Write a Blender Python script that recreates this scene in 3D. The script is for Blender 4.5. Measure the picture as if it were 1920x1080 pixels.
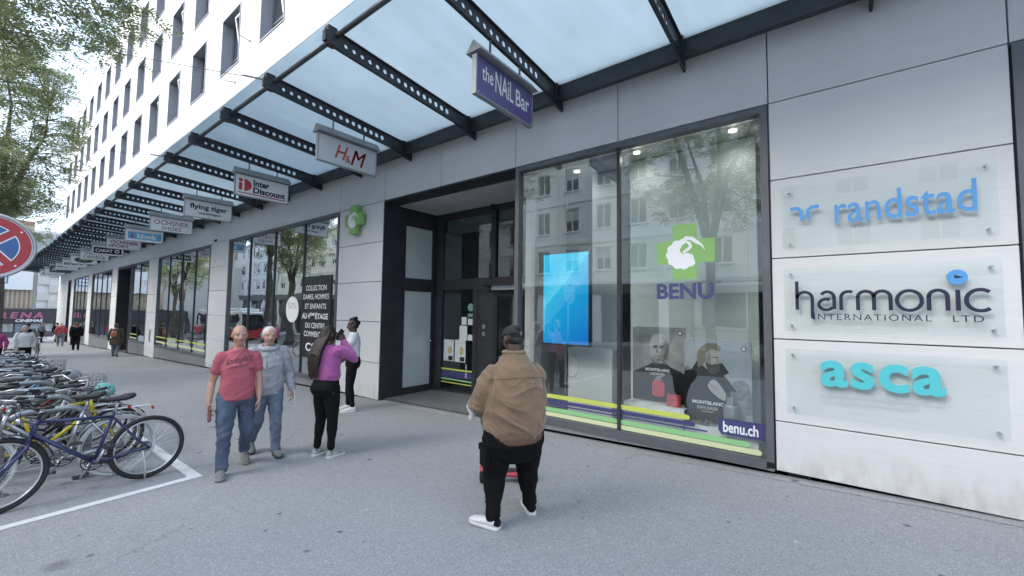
import bpy, bmesh, math, random
from mathutils import Vector, Matrix, noise, Quaternion
from mathutils.bvhtree import BVHTree
for o in list(bpy.data.objects): bpy.data.objects.remove(o)
scene = bpy.context.scene
COL = scene.collection
R = math.radians
random.seed(7)

# ------------------------------------------------------------------ camera, sky, sun, exposure
CAM_H = 1.717
YAW, PITCH, ROLL = R(37.637), R(3.247), R(0.730)
cam = bpy.data.cameras.new('camera'); cam_o = bpy.data.objects.new('camera', cam); COL.objects.link(cam_o)
F = Vector((-math.sin(YAW)*math.cos(PITCH), math.cos(YAW)*math.cos(PITCH), math.sin(PITCH)))
Rv = Vector((math.cos(YAW), math.sin(YAW), 0)); Uv = Rv.cross(F)
R2 = Rv*math.cos(ROLL)+Uv*math.sin(ROLL); U2 = Uv*math.cos(ROLL)-Rv*math.sin(ROLL)
M = Matrix((R2, U2, -F)).transposed().to_4x4(); M.translation = (0, 0, CAM_H)
cam_o.matrix_world = M
cam.sensor_width = 36; cam.lens = 36*779.36/1920
cam.clip_start = 0.05; cam.clip_end = 2000
scene.camera = cam_o

SUN_EL, SUN_AZ = R(36), R(198)      # azimuth measured from +Y towards +X
world = bpy.data.worlds.new('World'); scene.world = world; world.use_nodes = True
wn = world.node_tree.nodes; wl = world.node_tree.links
bg = wn['Background']; bg.inputs['Strength'].default_value = 0.12
sky = wn.new('ShaderNodeTexSky'); sky.sky_type = 'NISHITA'; sky.sun_disc = False
sky.sun_elevation = SUN_EL; sky.sun_rotation = SUN_AZ; sky.altitude = 600; sky.air_density = 1.0; sky.dust_density = 5.0; sky.ozone_density = 1.0
wtc = wn.new('ShaderNodeTexCoord'); wno = wn.new('ShaderNodeTexNoise'); wno.inputs['Scale'].default_value = 2.2; wno.inputs['Detail'].default_value = 6
wmr = wn.new('ShaderNodeMapRange'); wmr.inputs[1].default_value = .3; wmr.inputs[2].default_value = .7; wmr.inputs[3].default_value = .30; wmr.inputs[4].default_value = .62
wmx = wn.new('ShaderNodeMix'); wmx.data_type = 'RGBA'
wl.new(wtc.outputs['Generated'], wno.inputs['Vector']); wl.new(wno.outputs['Fac'], wmr.inputs[0]); wl.new(wmr.outputs[0], wmx.inputs[0])
wl.new(sky.outputs['Color'], wmx.inputs[6]); wmx.inputs[7].default_value = (6.2, 7.4, 9.0, 1)   # thin bright cloud deck over the sky
wl.new(wmx.outputs[2], bg.inputs['Color'])

sun = bpy.data.lights.new('sun', 'SUN'); sun.energy = .8; sun.angle = R(30); sun.color = (1.0, .965, .92)
sun_o = bpy.data.objects.new('sun', sun); COL.objects.link(sun_o)
sdir = Vector((math.sin(SUN_AZ)*math.cos(SUN_EL), math.cos(SUN_AZ)*math.cos(SUN_EL), math.sin(SUN_EL)))
sun_o.rotation_euler = sdir.to_track_quat('Z', 'Y').to_euler(); sun_o.location = sdir*40
vs = scene.view_settings
vs.view_transform = 'Standard'; vs.look = 'None'; vs.exposure = 1.7; vs.gamma = 1.0; vs.use_curve_mapping = False
scene.render.resolution_x, scene.render.resolution_y = 1024, 576

# ------------------------------------------------------------------ materials
MATS = {}
def mat(name, col, rough=.6, metal=0., var=0., vscale=6., stretch=(1, 1, 1), bump=0., bscale=80., space='object', col2=None, spec=.5, emit=None, estr=0., rnd=0., bdist=.01, sheen=0.):
    if name in MATS: return MATS[name]
    m = bpy.data.materials.new(name); m.use_nodes = True; MATS[name] = m
    nt = m.node_tree; n = nt.nodes; l = nt.links; b = n['Principled BSDF']
    b.inputs['Roughness'].default_value = rough; b.inputs['Metallic'].default_value = metal; b.inputs['Specular IOR Level'].default_value = spec
    if sheen: b.inputs['Sheen Weight'].default_value = sheen
    c4 = (*col, 1); b.inputs['Base Color'].default_value = c4
    if emit: b.inputs['Emission Color'].default_value = (*emit, 1); b.inputs['Emission Strength'].default_value = estr
    if var or bump or col2 or rnd:
        if space == 'world': src = n.new('ShaderNodeNewGeometry').outputs['Position']
        else: src = n.new('ShaderNodeTexCoord').outputs['Object']
        mp = n.new('ShaderNodeMapping'); mp.inputs['Scale'].default_value = stretch; l.new(src, mp.inputs['Vector'])
        last = None
        if var or col2:
            t = n.new('ShaderNodeTexNoise'); t.inputs['Scale'].default_value = vscale; t.inputs['Detail'].default_value = 8; t.inputs['Roughness'].default_value = .65
            l.new(mp.outputs[0], t.inputs['Vector'])
            r = n.new('ShaderNodeMapRange'); r.inputs[1].default_value = .32; r.inputs[2].default_value = .68; l.new(t.outputs['Fac'], r.inputs[0])
            mx = n.new('ShaderNodeMix'); mx.data_type = 'RGBA'; l.new(r.outputs[0], mx.inputs[0])
            d = col2 if col2 else tuple(min(1, k*(1+var)) for k in col)
            mx.inputs[6].default_value = (*(tuple(k*(1-var) for k in col) if not col2 else col), 1); mx.inputs[7].default_value = (*d, 1)
            last = mx.outputs[2]
            rr = n.new('ShaderNodeMapRange'); rr.inputs[3].default_value = max(.02, rough-.08); rr.inputs[4].default_value = min(1, rough+.08)
            l.new(t.outputs['Fac'], rr.inputs[0]); l.new(rr.outputs[0], b.inputs['Roughness'])
        if rnd:
            oi = n.new('ShaderNodeObjectInfo'); hv = n.new('ShaderNodeHueSaturation'); mr = n.new('ShaderNodeMapRange')
            mr.inputs[3].default_value = 1-rnd; mr.inputs[4].default_value = 1+rnd; l.new(oi.outputs['Random'], mr.inputs[0]); l.new(mr.outputs[0], hv.inputs['Value'])
            if last: l.new(last, hv.inputs['Color'])
            else: hv.inputs['Color'].default_value = c4
            last = hv.outputs['Color']
        if last: l.new(last, b.inputs['Base Color'])
        if bump:
            t2 = n.new('ShaderNodeTexNoise'); t2.inputs['Scale'].default_value = bscale; t2.inputs['Detail'].default_value = 5; l.new(mp.outputs[0], t2.inputs['Vector'])
            bp = n.new('ShaderNodeBump'); bp.inputs['Strength'].default_value = bump; bp.inputs['Distance'].default_value = bdist
            l.new(t2.outputs['Fac'], bp.inputs['Height']); l.new(bp.outputs[0], b.inputs['Normal'])
    return m

def glass_mat(name, tint, ior, base, wob=.0, rough=.0, wscale=.7):
    m = bpy.data.materials.new(name); m.use_nodes = True; MATS[name] = m
    nt = m.node_tree; n = nt.nodes; l = nt.links; n.remove(n['Principled BSDF']); out = n['Material Output']
    tr = n.new('ShaderNodeBsdfTransparent'); tr.inputs[0].default_value = (*tint, 1)
    gl = n.new('ShaderNodeBsdfGlossy'); gl.inputs['Roughness'].default_value = rough; gl.inputs['Color'].default_value = (.93, .97, .97, 1)
    fr = n.new('ShaderNodeFresnel'); fr.inputs['IOR'].default_value = ior
    mr = n.new('ShaderNodeMapRange'); mr.inputs[3].default_value = base; mr.inputs[4].default_value = 1.0
    gb = n.new('ShaderNodeNewGeometry'); iv = n.new('ShaderNodeMath'); iv.operation = 'SUBTRACT'; iv.inputs[0].default_value = 1.0; l.new(gb.outputs['Backfacing'], iv.inputs[1])
    ml = n.new('ShaderNodeMath'); ml.operation = 'MULTIPLY'; l.new(mr.outputs[0], ml.inputs[0]); l.new(iv.outputs[0], ml.inputs[1])
    l.new(fr.outputs[0], mr.inputs[0]); mx = n.new('ShaderNodeMixShader'); l.new(ml.outputs[0], mx.inputs[0]); l.new(tr.outputs[0], mx.inputs[1]); l.new(gl.outputs[0], mx.inputs[2])
    if wob:
        g = n.new('ShaderNodeNewGeometry'); t = n.new('ShaderNodeTexNoise'); t.inputs['Scale'].default_value = wscale; t.inputs['Detail'].default_value = 1.5
        bp = n.new('ShaderNodeBump'); bp.inputs['Strength'].default_value = wob; bp.inputs['Distance'].default_value = .02
        mp = n.new('ShaderNodeMapping'); mp.inputs['Scale'].default_value = (1, 1, 1.6); l.new(g.outputs['Position'], mp.inputs['Vector'])
        l.new(mp.outputs[0], t.inputs['Vector']); l.new(t.outputs['Fac'], bp.inputs['Height']); l.new(bp.outputs[0], gl.inputs['Normal'])
    l.new(mx.outputs[0], out.inputs['Surface'])
    return m

def stone_mat(name, c1, c2, dirt=True):
    m = bpy.data.materials.new(name); m.use_nodes = True; MATS[name] = m
    nt = m.node_tree; n = nt.nodes; l = nt.links; b = n['Principled BSDF']; b.inputs['Roughness'].default_value = .7; b.inputs['Specular IOR Level'].default_value = .35
    g = n.new('ShaderNodeNewGeometry')
    mp = n.new('ShaderNodeMapping'); mp.inputs['Scale'].default_value = (1.2, 1.2, 26); mp.inputs['Rotation'].default_value = (0, .04, 0); l.new(g.outputs['Position'], mp.inputs['Vector'])
    t = n.new('ShaderNodeTexNoise'); t.inputs['Scale'].default_value = 1.6; t.inputs['Detail'].default_value = 9; t.inputs['Roughness'].default_value = .7; t.inputs['Distortion'].default_value = .3; l.new(mp.outputs[0], t.inputs['Vector'])
    t3 = n.new('ShaderNodeTexNoise'); t3.inputs['Scale'].default_value = .9; t3.inputs['Detail'].default_value = 4; l.new(g.outputs['Position'], t3.inputs['Vector'])
    ad = n.new('ShaderNodeMath'); ad.operation = 'MULTIPLY_ADD'; ad.inputs[1].default_value = .6; l.new(t.outputs['Fac'], ad.inputs[0])
    sc = n.new('ShaderNodeMath'); sc.operation = 'MULTIPLY'; sc.inputs[1].default_value = .4; l.new(t3.outputs['Fac'], sc.inputs[0]); l.new(sc.outputs[0], ad.inputs[2])
    r = n.new('ShaderNodeMapRange'); r.inputs[1].default_value = .34; r.inputs[2].default_value = .66; l.new(ad.outputs[0], r.inputs[0])
    mx = n.new('ShaderNodeMix'); mx.data_type = 'RGBA'; mx.inputs[6].default_value = (*c1, 1); mx.inputs[7].default_value = (*c2, 1); l.new(r.outputs[0], mx.inputs[0])
    oi = n.new('ShaderNodeObjectInfo'); hv = n.new('ShaderNodeHueSaturation'); mr = n.new('ShaderNodeMapRange'); mr.inputs[3].default_value = .96; mr.inputs[4].default_value = 1.035
    l.new(oi.outputs['Random'], mr.inputs[0]); l.new(mr.outputs[0], hv.inputs['Value']); l.new(mx.outputs[2], hv.inputs['Color']); last = hv.outputs['Color']
    if dirt:   # splash stains along the foot of the wall and a few vertical drips
        sx = n.new('ShaderNodeSeparateXYZ'); l.new(g.outputs['Position'], sx.inputs[0])
        gx = n.new('ShaderNodeMath'); gx.operation = 'MULTIPLY_ADD'; gx.inputs[1].default_value = -.02808; l.new(sx.outputs['X'], gx.inputs[0]); l.new(sx.outputs['Z'], gx.inputs[2])
        hz = n.new('ShaderNodeMapRange'); hz.inputs[1].default_value = .05; hz.inputs[2].default_value = .42; hz.inputs[3].default_value = 1; hz.inputs[4].default_value = 0; l.new(gx.outputs[0], hz.inputs[0])
        t4 = n.new('ShaderNodeTexNoise'); t4.inputs['Scale'].default_value = 9; t4.inputs['Detail'].default_value = 6
        mp4 = n.new('ShaderNodeMapping'); mp4.inputs['Scale'].default_value = (1, 1, .35); l.new(g.outputs['Position'], mp4.inputs['Vector']); l.new(mp4.outputs[0], t4.inputs['Vector'])
        r4 = n.new('ShaderNodeMapRange'); r4.inputs[1].default_value = .42; r4.inputs[2].default_value = .75; l.new(t4.outputs['Fac'], r4.inputs[0])
        mm = n.new('ShaderNodeMath'); mm.operation = 'MULTIPLY'; l.new(hz.outputs[0], mm.inputs[0]); l.new(r4.outputs[0], mm.inputs[1])
        md = n.new('ShaderNodeMix'); md.data_type = 'RGBA'; md.inputs[7].default_value = (.46, .44, .41, 1); l.new(mm.outputs[0], md.inputs[0]); l.new(last, md.inputs[6]); last = md.outputs[2]
    l.new(last, b.inputs['Base Color'])
    bp = n.new('ShaderNodeBump'); bp.inputs['Strength'].default_value = .12; bp.inputs['Distance'].default_value = .004; l.new(t.outputs['Fac'], bp.inputs['Height']); l.new(bp.outputs[0], b.inputs['Normal'])
    return m

def asphalt_mat(name, c1, c2, spots=True):
    m = bpy.data.materials.new(name); m.use_nodes = True; MATS[name] = m
    nt = m.node_tree; n = nt.nodes; l = nt.links; b = n['Principled BSDF']; b.inputs['Roughness'].default_value = .85; b.inputs['Specular IOR Level'].default_value = .3
    g = n.new('ShaderNodeNewGeometry')
    def noi(s, d, ro=.6):
        t = n.new('ShaderNodeTexNoise'); t.inputs['Scale'].default_value = s; t.inputs['Detail'].default_value = d; t.inputs['Roughness'].default_value = ro; l.new(g.outputs['Position'], t.inputs['Vector']); return t
    def mapr(s, a, c, lo=0., hi=1.):
        r = n.new('ShaderNodeMapRange'); r.inputs[1].default_value = a; r.inputs[2].default_value = c; r.inputs[3].default_value = lo; r.inputs[4].default_value = hi; l.new(s, r.inputs[0]); return r.outputs[0]
    def mixc(f, a, c):
        x = n.new('ShaderNodeMix'); x.data_type = 'RGBA'
        l.new(f, x.inputs[0])
        for s, v in ((6, a), (7, c)):
            if isinstance(v, tuple): x.inputs[s].default_value = (*v, 1)
            else: l.new(v, x.inputs[s])
        return x.outputs[2]
    big = noi(.35, 6); fine = noi(95, 3, .8)
    c = mixc(mapr(big.outputs['Fac'], .3, .7), c1, c2)
    v = n.new('ShaderNodeTexVoronoi'); v.inputs['Scale'].default_value = 130; l.new(g.outputs['Position'], v.inputs['Vector'])
    sp = n.new('ShaderNodeSeparateXYZ'); l.new(v.outputs['Color'], sp.inputs[0])
    c = mixc(mapr(sp.outputs[0], .55, 1., 0, .45), c, tuple(min(1, k*1.75) for k in c2))       # pale aggregate
    c = mixc(mapr(sp.outputs[1], .68, 1., 0, .4), c, tuple(k*.4 for k in c1))
    if spots:
        for sc, thr, colr, k in ((2.3, .085, (.08, .08, .085), .75), (3.1, .06, (.5, .5, .5), .7), (.9, .11, (.09, .09, .095), .5), (3.6, .07, (.10, .10, .105), .55), (.23, .16, (.13, .13, .135), .45)):
            w = n.new('ShaderNodeTexVoronoi'); w.inputs['Scale'].default_value = sc; w.inputs['Randomness'].default_value = 1.0
            wz = n.new('ShaderNodeTexNoise'); wz.inputs['Scale'].default_value = 7; mp = n.new('ShaderNodeVectorMath'); mp.operation = 'MULTIPLY_ADD'; mp.inputs[1].default_value = (.10, .10, .0)
            l.new(g.outputs['Position'], wz.inputs['Vector']); l.new(wz.outputs['Color'], mp.inputs[0]); l.new(g.outputs['Position'], mp.inputs[2]); l.new(mp.outputs[0], w.inputs['Vector'])
            c = mixc(mapr(w.outputs['Distance'], thr*.55, thr, k, 0), c, colr)
        e = n.new('ShaderNodeTexVoronoi'); e.feature = 'DISTANCE_TO_EDGE'; e.inputs['Scale'].default_value = .33
        wz = noi(1.6, 5); mp = n.new('ShaderNodeVectorMath'); mp.operation = 'MULTIPLY_ADD'; mp.inputs[1].default_value = (.8, .8, 0); l.new(wz.outputs['Color'], mp.inputs[0]); l.new(g.outputs['Position'], mp.inputs[2]); l.new(mp.outputs[0], e.inputs['Vector'])
        gate = noi(.5, 2)
        q = n.new('ShaderNodeMath'); q.operation = 'MULTIPLY'; l.new(mapr(e.outputs['Distance'], .0, .005, .3, 0), q.inputs[0]); l.new(mapr(gate.outputs['Fac'], .52, .6), q.inputs[1])
        c = mixc(q.outputs[0], c, (.05, .05, .055))
    l.new(c, b.inputs['Base Color'])
    bp = n.new('ShaderNodeBump'); bp.inputs['Strength'].default_value = .5; bp.inputs['Distance'].default_value = .004; l.new(v.outputs['Distance'], bp.inputs['Height']); l.new(bp.outputs[0], b.inputs['Normal'])
    return m

STONE = stone_mat('facade_stone', (.63, .63, .63), (.70, .70, .695))
STONE_UP = stone_mat('facade_stone_upper', (.60, .60, .598), (.66, .66, .658), dirt=False)
ASPH = asphalt_mat('worn_asphalt', (.27, .271, .28), (.32, .321, .33))
ROADM = asphalt_mat('road_asphalt', (.085, .085, .09), (.11, .11, .115), spots=False)
CONC = asphalt_mat('sill_concrete', (.27, .27, .268), (.36, .358, .352))
GREY = mat('grey_metal', (.135, .14, .155), .45, .3, var=.12, vscale=3, space='world', bump=.03)
GREYL = mat('light_grey_metal', (.30, .31, .33), .5, .2, var=.1, vscale=3, space='world')
GREYP = mat('plinth_grey', (.23, .235, .25), .5, .1, var=.12, vscale=4, space='world', rnd=.06)
DARK = mat('dark_door_metal', (.042, .044, .050), .42, .2, var=.25, vscale=2.5, space='world', bump=.02)
DARKER = mat('black_gap', (.012, .012, .013), .8)
STEEL = mat('canopy_steel', (.045, .048, .055), .48, .35, var=.25, vscale=5, space='world', bump=.05, bscale=30)
ALU = mat('aluminium', (.55, .56, .57), .32, .85, var=.08, vscale=9)
CHROME = mat('chrome', (.75, .76, .78), .14, 1.0)
RUBBER = mat('black_rubber', (.022, .022, .024), .75, var=.2, vscale=12, bump=.1, bscale=200)
BLACKP = mat('black_plastic', (.02, .02, .022), .45, var=.2, vscale=20)
WHITE = mat('white_print', (.82, .83, .84), .55)
WHITEP = mat('white_paint', (.72, .73, .74), .5, var=.05, vscale=5)
SHOPGLASS = glass_mat('shop_glass', (.95, .97, .96), 1.5, .23, wob=.10)
MIRRORGLASS = glass_mat('coated_glass', (.42, .45, .45), 1.65, .68, wob=.35)
CLEARG = glass_mat('clear_plate', (.965, .985, .98), 1.45, .03)
WINGLASS = glass_mat('upper_window_glass', (.4, .43, .45), 1.5, .30)

def frost(name, col, gloss=.08, clear=.0):
    m = bpy.data.materials.new(name); m.use_nodes = True; MATS[name] = m
    nt = m.node_tree; n = nt.nodes; l = nt.links; n.remove(n['Principled BSDF']); out = n['Material Output']
    tl = n.new('ShaderNodeBsdfTranslucent'); tl.inputs[0].default_value = (*col, 1)
    g0 = n.new('ShaderNodeNewGeometry'); mp0 = n.new('ShaderNodeMapping'); mp0.inputs['Scale'].default_value = (3.2, .45, 1); l.new(g0.outputs['Position'], mp0.inputs['Vector'])
    t0 = n.new('ShaderNodeTexNoise'); t0.inputs['Scale'].default_value = 1.6; t0.inputs['Detail'].default_value = 7; l.new(mp0.outputs[0], t0.inputs['Vector'])
    r0 = n.new('ShaderNodeMapRange'); r0.inputs[1].default_value = .35; r0.inputs[2].default_value = .72; l.new(t0.outputs['Fac'], r0.inputs[0])
    x0 = n.new('ShaderNodeMix'); x0.data_type = 'RGBA'; x0.inputs[6].default_value = (*col, 1); x0.inputs[7].default_value = (*[k*.945 for k in col], 1); l.new(r0.outputs[0], x0.inputs[0]); l.new(x0.outputs[2], tl.inputs[0])
    df = n.new('ShaderNodeBsdfDiffuse'); df.inputs[0].default_value = (*[k*.7 for k in col], 1)
    tp = n.new('ShaderNodeBsdfTransparent'); tp.inputs[0].default_value = (*col, 1)
    g = n.new('ShaderNodeNewGeometry'); t = n.new('ShaderNodeTexNoise'); t.inputs['Scale'].default_value = 1.3; t.inputs['Detail'].default_value = 5; l.new(g.outputs['Position'], t.inputs['Vector'])
    r = n.new('ShaderNodeMapRange'); r.inputs[3].default_value = .03; r.inputs[4].default_value = .2; l.new(t.outputs['Fac'], r.inputs[0])
    m1 = n.new('ShaderNodeMixShader'); l.new(r.outputs[0], m1.inputs[0]); l.new(tl.outputs[0], m1.inputs[1]); l.new(df.outputs[0], m1.inputs[2])
    m2 = n.new('ShaderNodeMixShader'); m2.inputs[0].default_value = clear; l.new(m1.outputs[0], m2.inputs[1]); l.new(tp.outputs[0], m2.inputs[2])
    gl = n.new('ShaderNodeBsdfGlossy'); gl.inputs['Roughness'].default_value = .05; fr = n.new('ShaderNodeFresnel'); fr.inputs['IOR'].default_value = 1.35
    m3 = n.new('ShaderNodeMixShader'); l.new(fr.outputs[0], m3.inputs[0]); l.new(m2.outputs[0], m3.inputs[1]); l.new(gl.outputs[0], m3.inputs[2])
    l.new(m3.outputs[0], out.inputs['Surface'])
    return m
CANOPYG = frost('canopy_frosted_glass', (.73, .83, .89), clear=.03)

# ------------------------------------------------------------------ mesh builder
class MB:
    def __init__(s): s.v = []; s.f = []; s.m = []; s.k = 0
    def add(s, vs, fs):
        o = len(s.v); s.v += [Vector(p) for p in vs]; s.f += [tuple(i+o for i in f) for f in fs]; s.m += [s.k]*len(fs); return s
    def box(s, x0, x1, y0, y1, z0, z1):
        return s.add([(x, y, z) for x in (x0, x1) for y in (y0, y1) for z in (z0, z1)], [(0, 1, 3, 2), (4, 6, 7, 5), (0, 4, 5, 1), (2, 3, 7, 6), (0, 2, 6, 4), (1, 5, 7, 3)])
    def bbox(s, x0, x1, y0, y1, z0, z1, b=.006):
        """box with chamfered edges on the faces seen"""
        bm = bmesh.new(); bmesh.ops.create_cube(bm, size=1)
        for v in bm.verts: v.co = Vector(((x0+x1)/2+v.co.x*(x1-x0), (y0+y1)/2+v.co.y*(y1-y0), (z0+z1)/2+v.co.z*(z1-z0)))
        bmesh.ops.bevel(bm, geom=list(bm.edges), offset=b, segments=1, affect='EDGES')
        bm.verts.index_update(); s.add([v.co.copy() for v in bm.verts], [[v.index for v in f.verts] for f in bm.faces]); bm.free(); return s
    def prism(s, poly, n, d):
        """poly: list of 3D points (planar), extruded by vector n*d"""
        k = len(poly); n = Vector(n)*d; a = [Vector(p) for p in poly]
        return s.add(a+[p+n for p in a], [tuple(range(k))[::-1], tuple(range(k, 2*k))]+[(i, (i+1) % k, k+(i+1) % k, k+i) for i in range(k)])
    def tube(s, pts, rad, seg=8, closed=False, caps=True, ell=None, up=None):
        pts = [Vector(p) for p in pts]; n = len(pts)
        if not isinstance(rad, (list, tuple)): rad = [rad]*n
        o = len(s.v); prev = None; rings = []
        for i, p in enumerate(pts):
            if closed: t = pts[(i+1) % n]-pts[i-1]
            else: t = pts[min(i+1, n-1)]-pts[max(i-1, 0)]
            t = t.normalized() if t.length > 1e-9 else Vector((0, 0, 1))
            if prev is None:
                a = Vector(up) if up else (Vector((0, 0, 1)) if abs(t.z) < .9 else Vector((1, 0, 0)))
                u = (a-t*a.dot(t)).normalized()
            else:
                u = prev-t*prev.dot(t); u = u.normalized() if u.length > 1e-6 else t.orthogonal().normalized()
            prev = u; w = t.cross(u); r = rad[i]; e = ell[i] if ell else 1.
            rings.append([p+u*(r*math.cos(2*math.pi*k/seg))+w*(r*e*math.sin(2*math.pi*k/seg)) for k in range(seg)])
        for rg in rings: s.v += rg
        m = n if closed else n-1; nf = len(s.f)
        for i in range(m):
            for k in range(seg):
                a = o+i*seg+k; b_ = o+i*seg+(k+1) % seg; c = o+((i+1) % n)*seg+(k+1) % seg; d = o+((i+1) % n)*seg+k
                s.f.append((a, b_, c, d))
        if caps and not closed:
            s.f.append(tuple(o+k for k in range(seg))[::-1]); s.f.append(tuple(o+(n-1)*seg+k for k in range(seg)))
        s.m += [s.k]*(len(s.f)-nf); return s
    def loft(s, rings, cap=True):
        o = len(s.v); k = len(rings[0]); nf = len(s.f)
        for rg in rings: s.v += [Vector(p) for p in rg]
        for i in range(len(rings)-1):
            for j in range(k): s.f.append((o+i*k+j, o+i*k+(j+1) % k, o+(i+1)*k+(j+1) % k, o+(i+1)*k+j))
        if cap: s.f.append(tuple(o+j for j in range(k))[::-1]); s.f.append(tuple(o+(len(rings)-1)*k+j for j in range(k)))
        s.m += [s.k]*(len(s.f)-nf); return s
    def ball(s, c, r, seg=14, rings=9, rot=None):
        c = Vector(c); r = Vector(r) if isinstance(r, (tuple, list, Vector)) else Vector((r, r, r)); vs = []; fs = []
        for i in range(1, rings):
            a = math.pi*i/rings
            for k in range(seg): vs.append(Vector((math.sin(a)*math.cos(2*math.pi*k/seg)*r.x, math.sin(a)*math.sin(2*math.pi*k/seg)*r.y, math.cos(a)*r.z)))
        vs += [Vector((0, 0, r.z)), Vector((0, 0, -r.z))]; T, B_ = len(vs)-2, len(vs)-1
        for i in range(rings-2):
            for k in range(seg): fs.append((i*seg+k, (i+1)*seg+k, (i+1)*seg+(k+1) % seg, i*seg+(k+1) % seg))
        for k in range(seg): fs.append((T, k, (k+1) % seg)); fs.append((B_, (rings-2)*seg+(k+1) % seg, (rings-2)*seg+k))
        if rot: vs = [rot @ v for v in vs]
        return s.add([v+c for v in vs], fs)
    def disc(s, c, n, r, d, seg=24, up=None):
        n = Vector(n).normalized(); c = Vector(c); u = n.orthogonal().normalized(); w = n.cross(u)
        return s.prism([c+u*r*math.cos(2*math.pi*k/seg)+w*r*math.sin(2*math.pi*k/seg) for k in range(seg)], n, d)
    def mesh(s, name, mats, smooth=False, off=None):
        me = bpy.data.meshes.new(name); off = Vector(off) if off else Vector()
        me.from_pydata([v-off for v in s.v], [], s.f)
        for m in (mats if isinstance(mats, (list, tuple)) else [mats]): me.materials.append(m)
        me.polygons.foreach_set('material_index', s.m); 
        if smooth: me.polygons.foreach_set('use_smooth', [True]*len(me.polygons))
        me.update(); return me
    def build(s, name, mats, parent=None, smooth=False, off=None):
        """vertices are in the parent's space once OFF (the parent's own world place) is taken away"""
        bm = None
        o = bpy.data.objects.new(name, s.mesh(name, mats, smooth, off)); COL.objects.link(o)
        if parent: o.parent = parent
        fixn(o.data); return o
def fixn(me):
    bm = bmesh.new(); bm.from_mesh(me); bmesh.ops.recalc_face_normals(bm, faces=bm.faces); bm.to_mesh(me); bm.free()
def autosmooth(o, ang=40):
    me = o.data; bm = bmesh.new(); bm.from_mesh(me)
    for f in bm.faces: f.smooth = True
    for e in bm.edges:
        if len(e.link_faces) == 2 and e.calc_face_angle(0) > R(ang): e.smooth = False
    bm.to_mesh(me); bm.free(); return o
def tag(o, label=None, cat=None, group=None, kind=None):
    if label: o['label'] = label
    if cat: o['category'] = cat
    if group: o['group'] = group
    if kind: o['kind'] = kind
    return o
def thing(name, loc, label, cat, group=None, rz=0.):
    o = bpy.data.objects.new(name, None); COL.objects.link(o); o.location = loc; o.rotation_euler = (0, 0, rz); o.empty_display_size = .1
    return tag(o, label, cat, group)
def inst(name, me, parent=None, loc=(0, 0, 0), rot=(0, 0, 0)):
    o = bpy.data.objects.new(name, me); COL.objects.link(o); o.location = loc; o.rotation_euler = rot
    if parent: o.parent = parent
    return o
SL = 0.028075
def gz(x): return SL*x        # the street falls gently towards the far end

def text_data(s, bold=0., shear=0., space=1., align='LEFT', line=1.):
    cu = bpy.data.curves.new('lettering', 'FONT'); cu.body = s; cu.size = 1; cu.offset = bold; cu.shear = shear; cu.space_character = space; cu.align_x = align; cu.space_line = line
    cu.resolution_u = 4; cu.fill_mode = 'FRONT'
    o = bpy.data.objects.new('lettering', cu); COL.objects.link(o)
    dg = bpy.context.evaluated_depsgraph_get(); me = bpy.data.meshes.new_from_object(o.evaluated_get(dg))
    vs = [v.co.copy() for v in me.vertices]; fs = [tuple(p.vertices) for p in me.polygons]
    bpy.data.objects.remove(o); bpy.data.curves.remove(cu); bpy.data.meshes.remove(me)
    return vs, fs
def text_mb(s, O, right, up, w=None, h=None, depth=0., bold=0., shear=0., space=1., align='LEFT', line=1., mb=None):
    """text scaled so its ink fills w x h, lower left corner at O"""
    vs, fs = text_data(s, bold, shear, space, align, line)
    x0 = min(v.x for v in vs); x1 = max(v.x for v in vs); y0 = min(v.y for v in vs); y1 = max(v.y for v in vs)
    sx = w/(x1-x0) if w else None; sy = h/(y1-y0) if h else None
    if sx is None: sx = sy
    if sy is None: sy = sx
    O = Vector(O); r = Vector(right).normalized(); u = Vector(up).normalized(); n = r.cross(u)
    P = [O+r*((v.x-x0)*sx)+u*((v.y-y0)*sy) for v in vs]
    mb = mb or MB()
    if depth <= 0: return mb.add(P, fs)
    k = len(P); edges = {}
    for f in fs:
        for i in range(len(f)):
            e = (f[i], f[(i+1) % len(f)]); edges[e] = edges.get(e, 0)+1
    fa = [tuple(i+k for i in f) for f in fs]
    side = [(a, b, b+k, a+k) for (a, b) in edges if (b, a) not in edges]
    return mb.add(P+[p+n*depth for p in P], fa+side)
XP, YP, ZP = Vector((1, 0, 0)), Vector((0, 1, 0)), Vector((0, 0, 1))
# ================================================================== SETTING: ground, road
def sheet(name, x0, x1, y0, y1, m, dz=0., nx=1):
    b = MB()
    for i in range(nx):
        a, c = x0+(x1-x0)*i/nx, x0+(x1-x0)*(i+1)/nx
        b.add([(a, y0, gz(a)+dz), (c, y0, gz(c)+dz), (c, y1, gz(c)+dz), (a, y1, gz(a)+dz)], [(0, 1, 2, 3)])
    return tag(b.build(name, m), kind='structure')
sheet('ground', -400, 300, -300, 300, ROADM, -.16)
sheet('road', -140, 60, -13.4, -2.2, ROADM, -.13)
def slab(name, x0, x1, y0, y1, m, top, th):
    b = MB(); P = []
    for dz in (top-th, top):
        P += [(x0, y0, gz(x0)+dz), (x1, y0, gz(x1)+dz), (x1, y1, gz(x1)+dz), (x0, y1, gz(x0)+dz)]
    b.add(P, [(3, 2, 1, 0), (4, 5, 6, 7), (0, 1, 5, 4), (1, 2, 6, 5), (2, 3, 7, 6), (3, 0, 4, 7)])
    return tag(b.build(name, m), kind='structure')
slab('pavement', -140, 40, -2.0, 5.46, ASPH, 0, .2)
slab('kerb', -140, 40, -2.2, -2.0, CONC, .004, .2)
slab('opposite_pavement', -140, 60, -17.0, -13.4, ASPH, 0, .2)
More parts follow.
